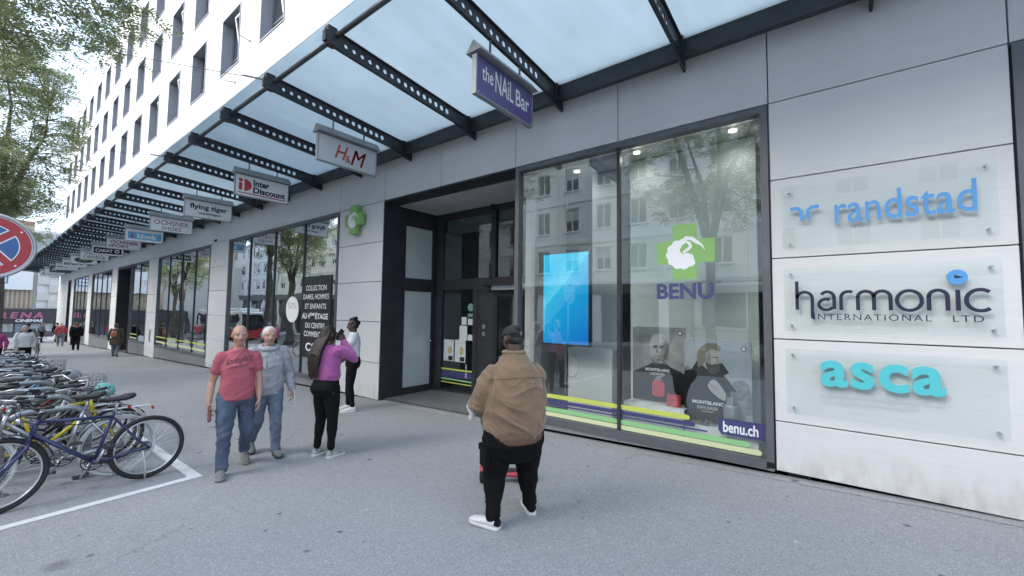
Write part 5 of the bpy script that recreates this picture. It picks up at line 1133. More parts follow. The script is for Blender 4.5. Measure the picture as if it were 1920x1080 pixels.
def solid(mb, name, mats, parent, voxel, smooth=3, wrinkle=None, classify=None, after=None):
    me = mb.mesh('tmp', mats[0] if isinstance(mats, list) else mats); fixn(me); o = bpy.data.objects.new('tmp', me); COL.objects.link(o)
    md = o.modifiers.new('r', 'REMESH'); md.mode = 'VOXEL'; md.voxel_size = voxel; md.use_smooth_shade = True
    if smooth: sm = o.modifiers.new('s', 'SMOOTH'); sm.iterations = smooth; sm.factor = .5
    dg = bpy.context.evaluated_depsgraph_get(); out = bpy.data.meshes.new_from_object(o.evaluated_get(dg)); bpy.data.objects.remove(o)
    out.name = name; out.materials.clear()
    for m in (mats if isinstance(mats, list) else [mats]): out.materials.append(m)
    if wrinkle:
        ns = [v.normal.copy() for v in out.vertices]
        for v, nn in zip(out.vertices, ns): v.co += nn*wrinkle(v.co, nn)
    if after: after(out)
    if classify:
        for p in out.polygons: p.material_index = classify(p.center)
    out.polygons.foreach_set('use_smooth', [True]*len(out.polygons)); out.update()
    ob = bpy.data.objects.new(name, out); COL.objects.link(ob); ob.parent = parent; return ob
def folds(amp, fz=9., fxy=4.5, seed=0., fine=.35):
    """cloth creases: sharp warped ridges running across and slanting down"""
    S = V3((seed, seed*1.7, seed*.3))
    def f(p, n):
        w = noise.noise_vector(p*3.1+S)*.55
        q = V3((p.x*fxy+p.z*2.2, p.y*fxy-p.z*1.6, p.z*fz+(p.x-p.y)*2.0))+S+w
        a = (1-abs(noise.noise(q)))**4; b_ = (1-abs(noise.noise(q*1.9+S)))**5; c_ = noise.noise(p*2.4+S)
        return amp*((a-.35)*1.15+fine*(b_-.3)+.5*c_)
    return f
def frame(C, yaw=0., pitch=0., roll=0.):
    m = Matrix.Rotation(yaw, 3, 'Z') @ Matrix.Rotation(pitch, 3, 'X') @ Matrix.Rotation(roll, 3, 'Y'); C = V3(C)
    return lambda x, y, z: C+m @ V3((x, y, z)), m
EYEW = mat('eye_white', (.36, .34, .32), .3); EYED = mat('eye_dark', (.02, .015, .012), .2)
def head(mb, T, m, s=1., full=1.):
    B = lambda c, r: mb.ball(T(*[k*s for k in c]), tuple(k*s for k in r), 18, 12, m)
    B((0, -.012, .030), (.074*full, .093, .088)); B((0, .020, -.022), (.061*full, .069, .088)); B((0, .044, -.085), (.036*full, .034, .028)); B((0, -.005, -.06), (.058*full, .06, .045))
    mb.tube([T(0, .084*s, .022*s), T(0, .098*s, -.004*s), T(0, .106*s, -.022*s), T(0, .092*s, -.034*s)], [.006*s, .010*s, .015*s, .010*s], 10)
    for q in (-1, 1):
        B((q*.013, .092, -.027), (.009, .012, .008)); B((q*.033, .064, .012), (.013, .013, .010)); B((q*.075*full, -.008, -.004), (.010, .020, .031)); B((q*.034, .074, .033), (.026, .012, .008)); B((q*.04, .055, -.03), (.022, .02, .022))
    B((0, .082, -.050), (.024, .010, .007)); B((0, .080, -.061), (.020, .010, .008))
def headclass(T, m, s, brow=True):
    inv = m.transposed(); C = T(0, 0, 0)
    def f(c):
        p = inv @ (c-C)/s
        if p.y > .05 and abs(p.z) < .13:
            for q in (-1, 1):
                d = math.hypot((p.x-q*.033)/1.5, p.z-.012)
                if d < .0034: return 2
                if d < .0055: return 1
                if brow and abs(p.x-q*.034) < .021 and abs(p.z-.036) < .0055: return 3
            if abs(p.x) < .024 and abs(p.z+.055) < .009 and p.y > .078: return 4
        return 0
    return f
def hand(mb, w, d, n, side, curl=.5, s=1., thumb=.5, spread=1.):
    """w wrist, d finger direction, n direction the palm faces, side +1/-1: thumb on d x n side times side"""
    d = V3(d).normalized(); n = V3(n); n = (n-d*n.dot(d)).normalized(); t = d.cross(n)*side; w = V3(w)
    k = w+d*.085*s
    for o, wd in ((-.028, .016), (-.009, .017), (.010, .017), (.028, .016)): mb.tube([w-d*.01*s+t*o*s*.55, w+d*.03*s+t*o*s*.9, k+t*o*s], [.017*s, .017*s, .0125*s], 8)
    for i, (o, L) in enumerate(((.031, .068), (.0105, .077), (-.0105, .070), (-.031, .055))):
        a = 0; p = k+t*o*s*spread; P = [p-d*.015*s, p]; fr = (.45, .30, .25)
        for j in range(3):
            a += curl*(.75, 1.0, .7)[j]; p = p+(d*math.cos(a)+n*math.sin(a))*L*s*fr[j]; P.append(p.copy())
        mb.tube(P, [.0098*s, .0098*s, .0090*s, .0082*s, .0062*s], 8)
    b0 = w+d*.02*s+t*.024*s; td = (t*.75+d*.65+n*.35).normalized(); p1 = b0+td*.038*s; td2 = (t*(.55-thumb*.6)+d*.8+n*(.2+thumb*.6)).normalized(); p2 = p1+td2*.030*s; p3 = p2+(td2+n*.25*thumb).normalized()*.024*s
    mb.tube([b0-td*.012*s, b0, p1, p2, p3], [.013*s, .016*s, .0115*s, .0105*s, .0075*s], 8)
def shoe(parent, heel, toe, upper, sole, w=.047, h=.085, accent=None, vox=.0075):
    heel, toe = V3(heel), V3(toe); d = (toe-heel); L = d.length; d.normalize(); up = V3((0, 0, 1)); up = (up-d*up.dot(d)).normalized(); s = d.cross(up)
    def rg(k, wd, z0, z1, n_=16):
        out = []
        for j in range(n_):
            a = 2*math.pi*j/n_; ca, sa = math.cos(a), math.sin(a); out.append(heel+d*(L*k)+s*(wd*ca)+up*((z0+z1)/2+(z1-z0)/2*sa*(1 if sa > 0 else 1)))
        return out
    mb = MB(); mb.loft([rg(k, wd*w/.047, .018, z1*h/.085) for k, wd, z1 in ((-.02, .016, .055), (.0, .028, .085), (.08, .035, .095), (.25, .038, .098), (.42, .039, .085), (.6, .044, .068), (.78, .046, .055), (.92, .036, .046), (1.0, .016, .035))])
    so = solid(mb, 'shoe', upper, parent, vox, 2)
    mb = MB(); mb.loft([[heel+d*(L*k)+s*(wd*w/.047*q)+up*z for q, z in ((-1, 0), (1, 0), (1.03, .014), (1, .027), (-1, .027), (-1.03, .014))] for k, wd in ((-.035, .014), (-.02, .028), (.05, .037), (.25, .040), (.45, .041), (.65, .047), (.82, .048), (.94, .036), (1.015, .014))])
    mb.build('sole', sole, so, True)
    if accent:
        mb = MB(); mb.loft([rg(k, wd*w/.047+.002, .03, z1*h/.085+.001) for k, wd, z1 in ((-.03, .02, .06), (.0, .030, .084), (.06, .036, .088))]); mb.build('heel_tab', accent, so, True)
    return so
def limb5(a, b_, c): return [V3(a), V3(a).lerp(V3(b_), .5), V3(b_), V3(b_).lerp(V3(c), .33), V3(c)]
SK = {}
def skin(n_, c): return mat('skin_'+n_, c, .5, var=.08, vscale=22, bump=.06, bscale=140)
def person(label, loc, rz, S, vox=.008):
    """S: joints in metres facing +Y, +X is the person's right"""
    O = V3((loc[0], loc[1], gz(loc[0]))); t = thing('person', O, label, 'person', S.get('group'), rz); sc = S.get('s', 1.); t.scale = (sc, sc, sc)
    J = dict(hL=(-.09, 0, .87), hR=(.09, 0, .87), kL=(-.10, .02, .46), kR=(.10, .02, .46), aL=(-.10, -.02, .085), aR=(.10, -.02, .085), sL=(-.175, 0, 1.355), sR=(.175, 0, 1.355), eL=(-.23, -.03, 1.08), eR=(.23, -.03, 1.08), wL=(-.24, .05, .85), wR=(.24, .05, .85), neck=(0, -.01, 1.40), head=(0, .015, 1.555))
    J.update(S.get('J', {})); J = {k: V3(v) for k, v in J.items()}
    T, m = frame(J['head'], *S.get('look', (0, 0, 0))); hs = S.get('hs', 1.)
    b = MB(); head(b, T, m, hs, S.get('full', 1.))
    capsule(b, [T(0, -.02, -.05), J['neck'], J['neck']-V3((0, 0, .06))], [.050*S.get('nk', 1), .054*S.get('nk', 1), .07], 14)
    tr = S['torso']; sh = S.get('inner', .86); rings(b, [(z, x, y, rx*sh, ry*sh) for z, x, y, rx, ry in tr])
    ar = S.get('arm', (.046, .044, .040, .036, .025)); lr = S.get('leg', (.085, .078, .055, .055, .038))
    for q in 'LR':
        capsule(b, limb5(J['s'+q], J['e'+q], J['w'+q]), [k*.9 for k in ar[:4]]+[ar[4]], 12)
        capsule(b, limb5(J['h'+q], J['k'+q], J['a'+q]), [k*.86 for k in lr], 12)
        hd = S['hand'+q] if 'hand'+q in S else dict(d=(J['w'+q]-J['e'+q]), n=(1 if q == 'L' else -1, 0, 0))
        hd = dict(hd); hand(b, J['w'+q]+V3(hd['d']).normalized()*.015, hd['d'], hd['n'], hd.get('side', 1 if q == 'R' else -1), hd.get('curl', .35), hd.get('s', 1.), hd.get('thumb', .5))
    hm = S['hair']
    solid(b, 'body', [S['skin'], EYEW, EYED, hm, S.get('lip', S['skin'])], t, S.get('bvox', vox*.9), 2, classify=headclass(T, m, hs, S.get('brow', True)))
    # trousers
    lo = S.get('trouser', dict()); b = MB(); ad = lo.get('add', .010); flare = lo.get('ankle', .05)
    for q in 'LR':
        a = J['a'+q]+V3((0, 0, lo.get('rise', .0))); p = limb5(J['h'+q], J['k'+q], a); capsule(b, p[:4]+[p[3].lerp(p[4], .6), p[4]], [lr[0]+ad, lr[1]+ad, lr[2]+ad+lo.get('knee', 0), max(lr[3]+ad, flare*.95), flare*1.0, flare], 16)
    rings(b, S['pelvis'])
    to = solid(b, 'trousers', lo['mat'], t, vox, 2, folds(lo.get('fold', .006)*.75, 8.5, 6, S.get('seed', 1)))
    # top garment with sleeves
    tp = S['top']; b = MB(); rings(b, tp.get('rings', tr)); sa = tp.get('add', .012); en = tp.get('end', 1.)
    for q in 'LR':
        s, e, w = J['s'+q], J['e'+q], J['w'+q]
        if en >= 1: p = limb5(s, e, w); rr = [ar[0]+sa*1.2, ar[1]+sa*1.1, ar[2]+sa, ar[3]+sa, ar[4]+sa*tp.get('cuff', .9)]
        else: p = [s, s.lerp(e, en*.5), s.lerp(e, en)]; rr = [ar[0]+sa*1.4, ar[1]+sa*1.3, ar[1]+sa*1.5]
        capsule(b, p, rr, 14); b.ball(s+V3((0, 0, -.012)), (ar[0]+sa*1.1,)*3)
        capsule(b, [J['neck']+V3((0, 0, -.055)), s.lerp(J['neck'], .5)+V3((0, 0, -.03)), s+V3((0, 0, -.01))], [.060, .052, ar[0]+sa*.8], 12)
    o = solid(b, tp['name'], tp['mat'], t, vox, 2, folds(tp.get('fold', .006), tp.get('fz', 9), 4.5, S.get('seed', 1)+3), after=None)
    for ex in tp.get('extra', []): ex(o, J, T)
    # shoes
    for q in 'LR':
        sp = S['shoe'+q] if 'shoe'+q in S else None
        if sp: hl, te = sp
        else: hl = (J['a'+q].x, J['a'+q].y-.05, 0); te = (J['a'+q].x*1.15, J['a'+q].y+.205, 0)
        shoe(t, hl, te, S['shoe'], S['sole'], accent=S.get('heel'), vox=max(.0075, vox*.9), w=S.get('shoew', .047))
    # hair or cap
    b = MB(); kind = S.get('hairkind', 'short'); hb = lambda c, r: b.ball(T(*[k*hs for k in c]), tuple(k*hs for k in r), 18, 12, m)
    if kind in ('short', 'bun', 'long'):
        hb((0, -.026, .042), (.083, .094, .085)); hb((0, -.05, .0), (.078, .062, .07))
        for q in (-1, 1): hb((q*.058, -.03, .02), (.026, .05, .06))
    if kind == 'fringe': hb((0, -.022, .042), (.088, .100, .088)); hb((0, -.05, -.02), (.085, .065, .09)); [hb((q*.066, -.01, -.02), (.022, .05, .08)) for q in (-1, 1)]
    if kind == 'crop': hb((0, -.022, .038), (.0785, .090, .083)); hb((0, -.04, -.01), (.074, .062, .06))
    if kind == 'bald': hb((0, -.045, -.012), (.076, .058, .045))
    if kind == 'bun': [hb((.03*math.cos(a), -.02+.035*math.sin(a), .125+.01*math.sin(a*3)), (.042, .042, .034)) for a in (0, 1.6, 3.2, 4.8)]; hb((0, -.09, .04), (.06, .05, .05))
    if kind == 'long':
        hb((0, -.03, -.02), (.085, .085, .09))
        P = [T(0, -.045, .03), T(.0, -.085, -.06)]+[V3(p) for p in S['hairpath']]; rn = random.Random(4); b.tube(P[:-2], S['hairrad'][:-2], 18, ell=[1.0]+[S.get('hairell', .5)]*(len(P)-3), up=S.get('hairup'))
        for k_ in range(46):
            u_, v_ = rn.uniform(-1, 1), rn.uniform(-.6, .6); e_ = rn.uniform(-.14, .06)
            b.tube([p+V3((u_*S['hairrad'][i_]*.98, v_*S['hairrad'][i_]*.55, e_ if i_ == len(P)-1 else 0)) for i_, p in enumerate(P)], [.014]*(len(P)-2)+[.011, .004], 6)
    if kind != 'none':
        sd = S.get('seed', 1)
        def strand(p, n_): return .0035*noise.noise(V3((p.x*70, p.y*70, p.z*9+sd)))+.004*noise.noise(V3((p.x*22, p.y*22, p.z*5+sd)))
        solid(b, 'hair', hm, t, max(.006, vox*.8), 1, strand)
    for ex in S.get('extra', []): ex(t, J, T, m)
    return t
def std_torso(w=1., d=1.): return [(.86, 0, 0, .165*w, .115*d), (.96, 0, .005, .150*w, .108*d), (1.06, 0, .005, .145*w, .105*d), (1.18, 0, .005, .160*w, .115*d), (1.28, 0, 0, .165*w, .110*d), (1.36, 0, -.01, .135*w, .085*d), (1.40, 0, -.01, .075, .06)]
def std_pelvis(w=1., d=1., top=1.0): return [(.76, 0, -.005, .10*w, .075*d), (.80, 0, -.008, .155*w, .112*d), (.88, 0, -.012, .172*w, .125*d), (.95, 0, -.005, .160*w, .115*d), (top, 0, 0, .15*w, .108*d)]
SKL, SKD = skin('light', (.46, .27, .20)), skin('dark', (.085, .045, .03)); SKO = skin('olive', (.38, .21, .15))
LIPD = mat('lip_dark', (.11, .04, .04), .4); LIPL = mat('lip_light', (.40, .17, .14), .45)
HBLK = mat('hair_black', (.012, .010, .010), .38, var=.4, vscale=60, stretch=(1, 1, .1)); HGREY = mat('hair_grey', (.33, .32, .31), .5, var=.2, vscale=60); HBRN = mat('hair_brown', (.09, .055, .03), .45, var=.3, vscale=60); HWHT = mat('hair_white', (.55, .54, .52), .5, var=.1, vscale=60)
def cloth(n_, c, var=.12, bump=.35, bscale=260, rough=.85, vscale=10, sheen=.0): return mat('cloth_'+n_, c, rough, var=var, vscale=vscale, bump=bump, bscale=bscale, bdist=.003, sheen=sheen)
DENIM = mat('denim', (.040, .060, .10), .85, col2=(.115, .155, .22), vscale=4, bump=.4, bscale=420, bdist=.002); DENIML = mat('denim_pale', (.085, .115, .16), .85, col2=(.19, .23, .29), vscale=4, bump=.4, bscale=420, bdist=.002)
BLKC = mat('cloth_black', (.0055, .0055, .0065), .9, var=.3, vscale=10, bump=.35, bscale=260, bdist=.003, spec=.2); LEGG = mat('cloth_leggings', (.0045, .0045, .0055), .85, var=.2, vscale=10, spec=.25)
SUEDE = mat('suede_tan', (.17, .108, .060), .9, col2=(.255, .168, .096), vscale=5, bump=.35, bscale=160, bdist=.003, sheen=.3); RIBC = cloth('rib_brown', (.155, .085, .055), .1, .4, 160)
WSH = mat('shoe_white', (.70, .70, .69), .5, var=.04, vscale=9); WSOLE = mat('sole_white', (.62, .62, .60), .6); BSOLE = mat('sole_dark', (.06, .06, .06), .7)

# ---- man in the tan jacket, seen from behind, nearest
jr = [(z, x, y, rx*.91, ry) for z, x, y, rx, ry in [(.735, 0, -.01, .245, .225), (.755, 0, -.01, .262, .24), (.80, 0, -.008, .287, .262), (.92, 0, .0, .302, .272), (1.05, 0, .0, .292, .252), (1.17, 0, -.012, .268, .225), (1.25, 0, -.025, .238, .19), (1.32, 0, -.03, .19, .150), (1.375, 0, -.025, .135, .115), (1.425, 0, -.01, .092, .095)]]
def jacket_bits(o, J, T):
    par = o.parent; b = MB(); rings(b, [(.695, 0, -.01, .238, .222), (.705, 0, -.01, .250, .232), (.755, 0, -.01, .254, .236), (.765, 0, -.01, .245, .23)]); solid(b, 'hem_band', RIBC, par, .01, 1, lambda p, n_: .0022*math.sin(math.atan2(p.y, p.x)*95))
    b = MB()
    for i in range(20): pass
    b.tube([J['neck']+V3((.082*math.cos(a), .0+.078*math.sin(a), .028)) for a in [2*math.pi*k/28 for k in range(28)]], .018, 8, closed=True, ell=[1.5]*28); b.build('collar', SUEDE, par, True)
    bv = BVHTree.FromPolygons([v.co for v in o.data.vertices], [p.vertices for p in o.data.polygons])
    def on(x, z, back=True):
        h = bv.ray_cast(V3((x, -.8, z)), V3((0, 1, 0))); return h[0]
    b = MB(); P = [on(-.235+.47*k/16, 1.215+.02*math.cos((k-8)/8*1.6)) for k in range(17)]; P = [p+V3((0, -.001, 0)) for p in P if p]; b.tube(P, .003, 5); b.build('yoke_seam', RIBC, par, True)
    b = MB()
    for sx in (-1,):
        P = [bv.ray_cast(V3((-.8, y, z)), V3((1, 0, 0)))[0] for y, z in ((.02, .82), (.035, .88), (.05, .95), (.06, 1.0))]; P = [p for p in P if p]
        if len(P) > 1: b.tube(P, .004, 5); b.build('pocket_seam', RIBC, par, True)
def cap_build(t, J, T, m):
    CAPM = cloth('cap_charcoal', (.026, .026, .028), .2, .5, 300); b = MB()
    # crown: dome over the skull with a cut-out at the back, brim at the front
    n_, k_ = 30, 8; V = []; Fc = []
    for i in range(k_+1):
        a = (math.pi/2)*(i/k_)
        for j in range(n_):
            th = 2*math.pi*j/n_; r_ = math.cos(a)**.75 if i < k_ else 0; V.append(T(.086*r_*math.cos(th), -.012+.104*r_*math.sin(th), .035+.088*math.sin(a)))
    for i in range(k_):
        for j in range(n_):
            th = 2*math.pi*(j+.5)/n_
            if i < 3 and abs(th-1.5*math.pi) < .36: continue
            Fc.append((i*n_+j, i*n_+(j+1) % n_, (i+1)*n_+(j+1) % n_, (i+1)*n_+j))
    b.add(V, Fc); co = b.build('cap', CAPM, t, True); md = co.modifiers.new('s', 'SOLIDIFY'); md.thickness = .004
    b = MB(); b.tube([T(.088*math.cos(th), -.012+.106*math.sin(th), .037) for th in [1.5*math.pi-.4+.8*k/8 for k in range(9)]], .009, 6, ell=[.35]*9); b.build('cap_strap', CAPM, co, True)
    b = MB(); P = []
    for k in range(13):
        th = math.pi*(.12+.76*k/12); P += [T(.086*math.cos(th), -.012+.102*math.sin(th), .040), T(.088*math.cos(th), .02+.155*math.sin(th), .022)]
    b.add(P, [(2*k, 2*k+1, 2*k+3, 2*k+2) for k in range(12)]); bo = b.build('cap_brim', CAPM, co, True); md = bo.modifiers.new('s', 'SOLIDIFY'); md.thickness = .004
    b = MB(); b.ball(T(0, -.012, .124), .008, 8, 6); b.build('cap_button', CAPM, co, True)
    b = MB(); b.box(*[0]*6) if False else b.tube([T(.006, -.119, .022), T(.018, -.118, .022), T(.018, -.117, .045), T(.006, -.118, .045)], .003, 5, closed=True); b.build('cap_buckle', ALU, co, True)
def cargo_bits(t, J, T, m):
    for sx, z in ((-1, .60),):
        b = MB(); b.bbox(-.275, -.225, -.09, .07, .48, .64, .012); b.build('cargo_pocket', BLKC, t); b = MB(); b.bbox(-.283, -.235, -.10, .08, .605, .665, .008); b.build('pocket_flap', BLKC, t)
brown = person('heavy man in tan suede jacket and dark cap, seen from behind', (-2.21, 2.90), R(60), dict(seed=2, skin=SKD, hair=HBLK, hairkind='crop', lip=LIPD, torso=jr, inner=.80, hs=1.0, full=1.12, nk=1.25, look=(R(12), R(-12), 0),
    J=dict(hL=(-.125, -.01, .70), hR=(.125, -.01, .70), kL=(-.155, .02, .40), kR=(.165, .05, .40), aL=(-.185, -.05, .095), aR=(.205, .08, .095), sL=(-.190, .0, 1.225), sR=(.190, .0, 1.225), eL=(-.29, .05, .985), eR=(.275, .07, .985), wL=(-.25, .27, .945), wR=(.20, .30, 1.02), neck=(0, -.01, 1.40), head=(0, .03, 1.535)),
    arm=(.082, .078, .066, .062, .036), leg=(.138, .120, .086, .078, .05), trouser=dict(mat=BLKC, add=.008, ankle=.062, fold=.009, knee=.004), pelvis=[(.52, 0, -.01, .15, .12), (.58, 0, -.015, .235, .175), (.68, 0, -.02, .265, .215), (.78, 0, -.015, .26, .21), (.82, 0, -.01, .24, .19)],
    top=dict(name='jacket', mat=SUEDE, add=.022, cuff=.9, fold=.017, fz=6, extra=[jacket_bits]), shoe=WSH, sole=WSOLE, heel=BLKC, shoew=.055, shoeL=((-.160, -.105, 0), (-.325, .135, 0)), shoeR=((.20, .02, 0), (.265, .30, 0)),
    handL=dict(d=(-.02, .9, -.4), n=(.9, .1, -.2), curl=.55, thumb=.9), handR=dict(d=(-.3, .9, .1), n=(-.8, 0, -.3), curl=.5), extra=[cap_build, cargo_bits]), vox=.0068)
b = MB(); P = []
c = V3((-2.21, 2.90, gz(-2.21))); Rm = Matrix.Rotation(R(60), 3, 'Z')
for k in range(6):
    for sx in (-1, 1): P.append(c+Rm @ V3((-.262+sx*.024*(1-.08*k)-.010*math.sin(k*1.3), .37-sx*.03+.02*math.sin(k*1.7), .925-.03*k)))
b.add(P, [(2*k, 2*k+1, 2*k+3, 2*k+2) for k in range(5)]); po = b.build('paper_sheet', mat('paper', (.62, .66, .66), .7), None, True); md = po.modifiers.new('s', 'SOLIDIFY'); md.thickness = .002
tag(po, 'folded sheet of paper held by the man in the tan jacket', 'paper')

# ---- woman in the pink sweater with a phone
PINKS = mat('knit_pink', (.30, .06, .22), .9, col2=(.42, .11, .32), vscale=60, bump=.8, bscale=95, bdist=.006, sheen=.3)
def zipbit(t, J, T, m):
    b = MB(); b.tube([(.158, -.06, .93), (.172, -.055, .88), (.176, -.045, .80)], .003, 5); b.build('pocket_zip', ALU, t)
    b = MB(); w = J['wR']; d = (J['wR']-J['eR']).normalized(); b.tube([w-d*.03+Quaternion(d, 2*math.pi*k/16) @ (d.orthogonal().normalized()*.031) for k in range(16)], .004, 6, closed=True); b.build('bracelet', mat('gold', (.6, .42, .18), .3, .9), t, True)
pink = person('woman in pink knit sweater with long dark hair, phone at her ear', (-5.16, 2.83), R(12), dict(seed=5, skin=SKD, hair=mat('hair_dark_brown', (.020, .012, .010), .58, var=.5, vscale=60, stretch=(1, 1, .1)), hairkind='long', lip=LIPD, torso=std_torso(.98, 1.05), look=(R(-8), R(-6), 0), hs=.96,
    J=dict(kL=(-.085, .0, .46), kR=(.10, .02, .46), aL=(-.10, -.03, .10), aR=(.115, .0, .10), eR=(.27, .20, 1.22), wR=(.135, .13, 1.435), eL=(-.22, .12, 1.12), wL=(-.05, .27, 1.18), head=(.0, .015, 1.535), neck=(0, -.005, 1.40), sR=(.17, .02, 1.345)), leg=(.095, .088, .058, .057, .036),
    trouser=dict(mat=LEGG, add=.006, ankle=.046, fold=.004, rise=.03), pelvis=[(.74, 0, -.01, .10, .08), (.79, 0, -.02, .165, .135), (.86, 0, -.03, .185, .155), (.94, 0, -.012, .168, .13), (1.02, 0, 0, .15, .11)],
    top=dict(name='sweater', mat=PINKS, add=.020, fold=.007, rings=[(.955, 0, 0, .150, .115), (.97, 0, 0, .168, .130), (1.03, 0, 0, .178, .138), (1.12, 0, .0, .172, .13), (1.22, 0, .01, .172, .135), (1.30, 0, 0, .165, .115), (1.37, 0, -.005, .125, .088), (1.405, 0, -.005, .08, .07)]),
    shoe=mat('shoe_black_white', (.05, .05, .05), .5, col2=(.65, .65, .64), vscale=16), sole=WSOLE, hairpath=[(-.03, -.115, 1.40), (-.045, -.155, 1.28), (-.05, -.165, 1.18), (-.05, -.16, 1.10)], hairrad=[.074, .080, .088, .092, .088, .07], hairell=.55, hairup=(1, 0, 0),
    handR=dict(d=(-.35, -.1, .9), n=(-.85, .1, -.3), curl=.55, thumb=.9, side=1), handL=dict(d=(.8, .5, .2), n=(.2, -.3, -.9), curl=.5), extra=[zipbit]), vox=.0085)
def at_local(base, rz, p): return V3((base[0], base[1], gz(base[0])))+Matrix.Rotation(rz, 3, 'Z') @ V3(p)
b = MB(); c = at_local((-5.16, 2.83), R(12), (.098, .085, 1.535)); rr = Matrix.Rotation(R(12), 3, 'Z') @ Matrix.Rotation(R(-35), 3, 'X') @ Matrix.Rotation(R(8), 3, 'Y'); q = MB().bbox(-.005, .005, -.036, .036, -.075, .075, .004)
b.add([c+rr @ v for v in q.v], q.f); tag(b.build('mobile_phone', mat('phone_black', (.015, .015, .018), .2)), 'dark phone held at the ear of the woman in pink', 'phone')

# ---- woman in the white jacket by the pillar, arms folded
WJK = cloth('white_jacket', (.66, .67, .70), .05, .3, 120, .6)
def wzip(o, J, T):
    bv = BVHTree.FromPolygons([v.co for v in o.data.vertices], [p.vertices for p in o.data.polygons]); P = [bv.ray_cast(V3((.0, 1, z)), V3((0, -1, 0)))[0] for z in (1.02, 1.08, 1.3, 1.36)]; P = [p+V3((0, .002, 0)) for p in P if p]
    b = MB(); b.tube(P, .004, 5); b.build('zip', BLACKP, o.parent)
def wcard(t, J, T, m):
    b = MB(); b.bbox(.10, .155, .105, .112, .93, .965, .002); b.build('pocket_card', mat('card_pink', (.6, .4, .38), .5), t)
white = person('woman in white jacket and black leggings with arms folded by the pillar', (-7.30, 4.50), R(150), dict(s=1.04, seed=8, skin=SKD, hair=HBLK, hairkind='bun', lip=LIPD, torso=std_torso(.95, 1.0), look=(R(8), R(-4), 0), hs=.98,
    J=dict(kL=(-.08, .03, .46), kR=(.10, .05, .46), aL=(-.09, -.02, .10), aR=(.11, .05, .10), eL=(-.225, .10, 1.13), eR=(.225, .10, 1.13), wL=(.06, .215, 1.14), wR=(-.06, .20, 1.19)), leg=(.09, .082, .056, .056, .036), trouser=dict(mat=LEGG, add=.004, ankle=.044, fold=.003, rise=.02), pelvis=std_pelvis(1.0, 1.1),
    top=dict(name='jacket', mat=WJK, add=.022, fold=.008, extra=[wzip], rings=[(.98, 0, 0, .150, .11), (1.0, 0, .005, .165, .125), (1.08, 0, .01, .172, .132), (1.2, 0, .012, .175, .14), (1.3, 0, .0, .168, .12), (1.37, 0, -.005, .13, .09), (1.43, 0, -.005, .085, .075)]), shoe=WSH, sole=WSOLE,
    handL=dict(d=(1, .1, .15), n=(0, -1, 0), curl=.5), handR=dict(d=(-1, .1, .1), n=(0, -1, 0), curl=.5), extra=[wcard]), vox=.0095)

# ---- man in the red T-shirt walking towards the camera
REDT = cloth('tshirt_red', (.43, .10, .13), .08, .2, 220)
def tprint(o, J, T):
    par = o.parent; bv = BVHTree.FromPolygons([v.co for v in o.data.vertices], [p.vertices for p in o.data.polygons])
    for s_, x0, z0, w, h, sh in (('Springfield', .135, 1.215, .275, .085, .35), ('56', -.085, 1.145, .05, .042, .1), ('SPORTING CLUB 1967', .11, 1.185, .19, .016, .2)):
        mb = text_mb(s_, (x0, .5, z0), (-1, 0, .12), (0, 0, 1), w=w, h=h, bold=.004 if s_ == 'Springfield' else 0, shear=sh); P = []
        for v in mb.v:
            h_ = bv.ray_cast(V3((v.x, .6, v.z)), V3((0, -1, 0))); P.append((h_[0]+V3((0, .0025, 0))) if h_[0] else V3((v.x, .12, v.z)))
        mb.v = P; lo = mb.build('shirt_print', INK, par)
    b = MB(); b.tube([J['neck']+V3((.072*math.cos(a), .012+.068*math.sin(a), -.004-.022*math.sin(a))) for a in [2*math.pi*k/28 for k in range(28)]], .009, 8, closed=True); b.build('neckband', REDT, par, True)
red = person('bald man in red T-shirt and jeans walking towards the camera', (-5.50, 1.93), R(258), dict(seed=11, skin=SKL, hair=HGREY, hairkind='bald', brow=False, lip=LIPL, torso=std_torso(1.0, 1.1), inner=.8, look=(0, R(-4), 0), J=dict(hL=(-.095, -.01, .84), hR=(.095, .02, .84), kL=(-.115, .0, .44), kR=(.115, .12, .45), aL=(-.14, -.30, .16), aR=(.125, .10, .085), sL=(-.163, 0, 1.315), sR=(.163, 0, 1.315), eL=(-.215, .02, 1.05), wL=(-.205, .12, .84), eR=(.235, -.06, 1.04), wR=(.265, .03, .81)), arm=(.054, .051, .044, .040, .029), leg=(.095, .085, .060, .060, .042),
    trouser=dict(mat=DENIM, add=.008, ankle=.062, fold=.013, knee=.006), pelvis=std_pelvis(1.08, 1.15, .98), top=dict(name='t_shirt', mat=REDT, add=.007, end=.58, fold=.009, fz=7, extra=[tprint], rings=[(.825, 0, .005, .168, .14), (.84, 0, .005, .178, .150), (.95, 0, .01, .172, .150), (1.08, 0, .015, .166, .142), (1.2, 0, .012, .170, .136), (1.29, 0, 0, .160, .11), (1.35, 0, -.005, .118, .085), (1.395, 0, 0, .078, .072)]),
    shoe=mat('shoe_grey', (.17, .18, .17), .7, var=.15, vscale=20), sole=mat('sole_grey', (.26, .26, .24), .7), shoeL=((-.14, -.36, .10), (-.145, -.14, .0)), shoeR=((.125, .06, 0), (.155, .32, .02)), handL=dict(d=(.0, .25, -.95), n=(.9, -.1, 0), curl=.5), handR=dict(d=(0, .15, -.98), n=(-.9, -.1, 0), curl=.75, thumb=.9)), vox=.0085)
b = MB(); c = at_local((-5.50, 1.93), R(258), (.255, .065, .70)); rr = Matrix.Rotation(R(258), 3, 'Z') @ Matrix.Rotation(R(22), 3, 'X'); q = MB().bbox(-.016, .016, -.05, .05, -.085, .085, .010)
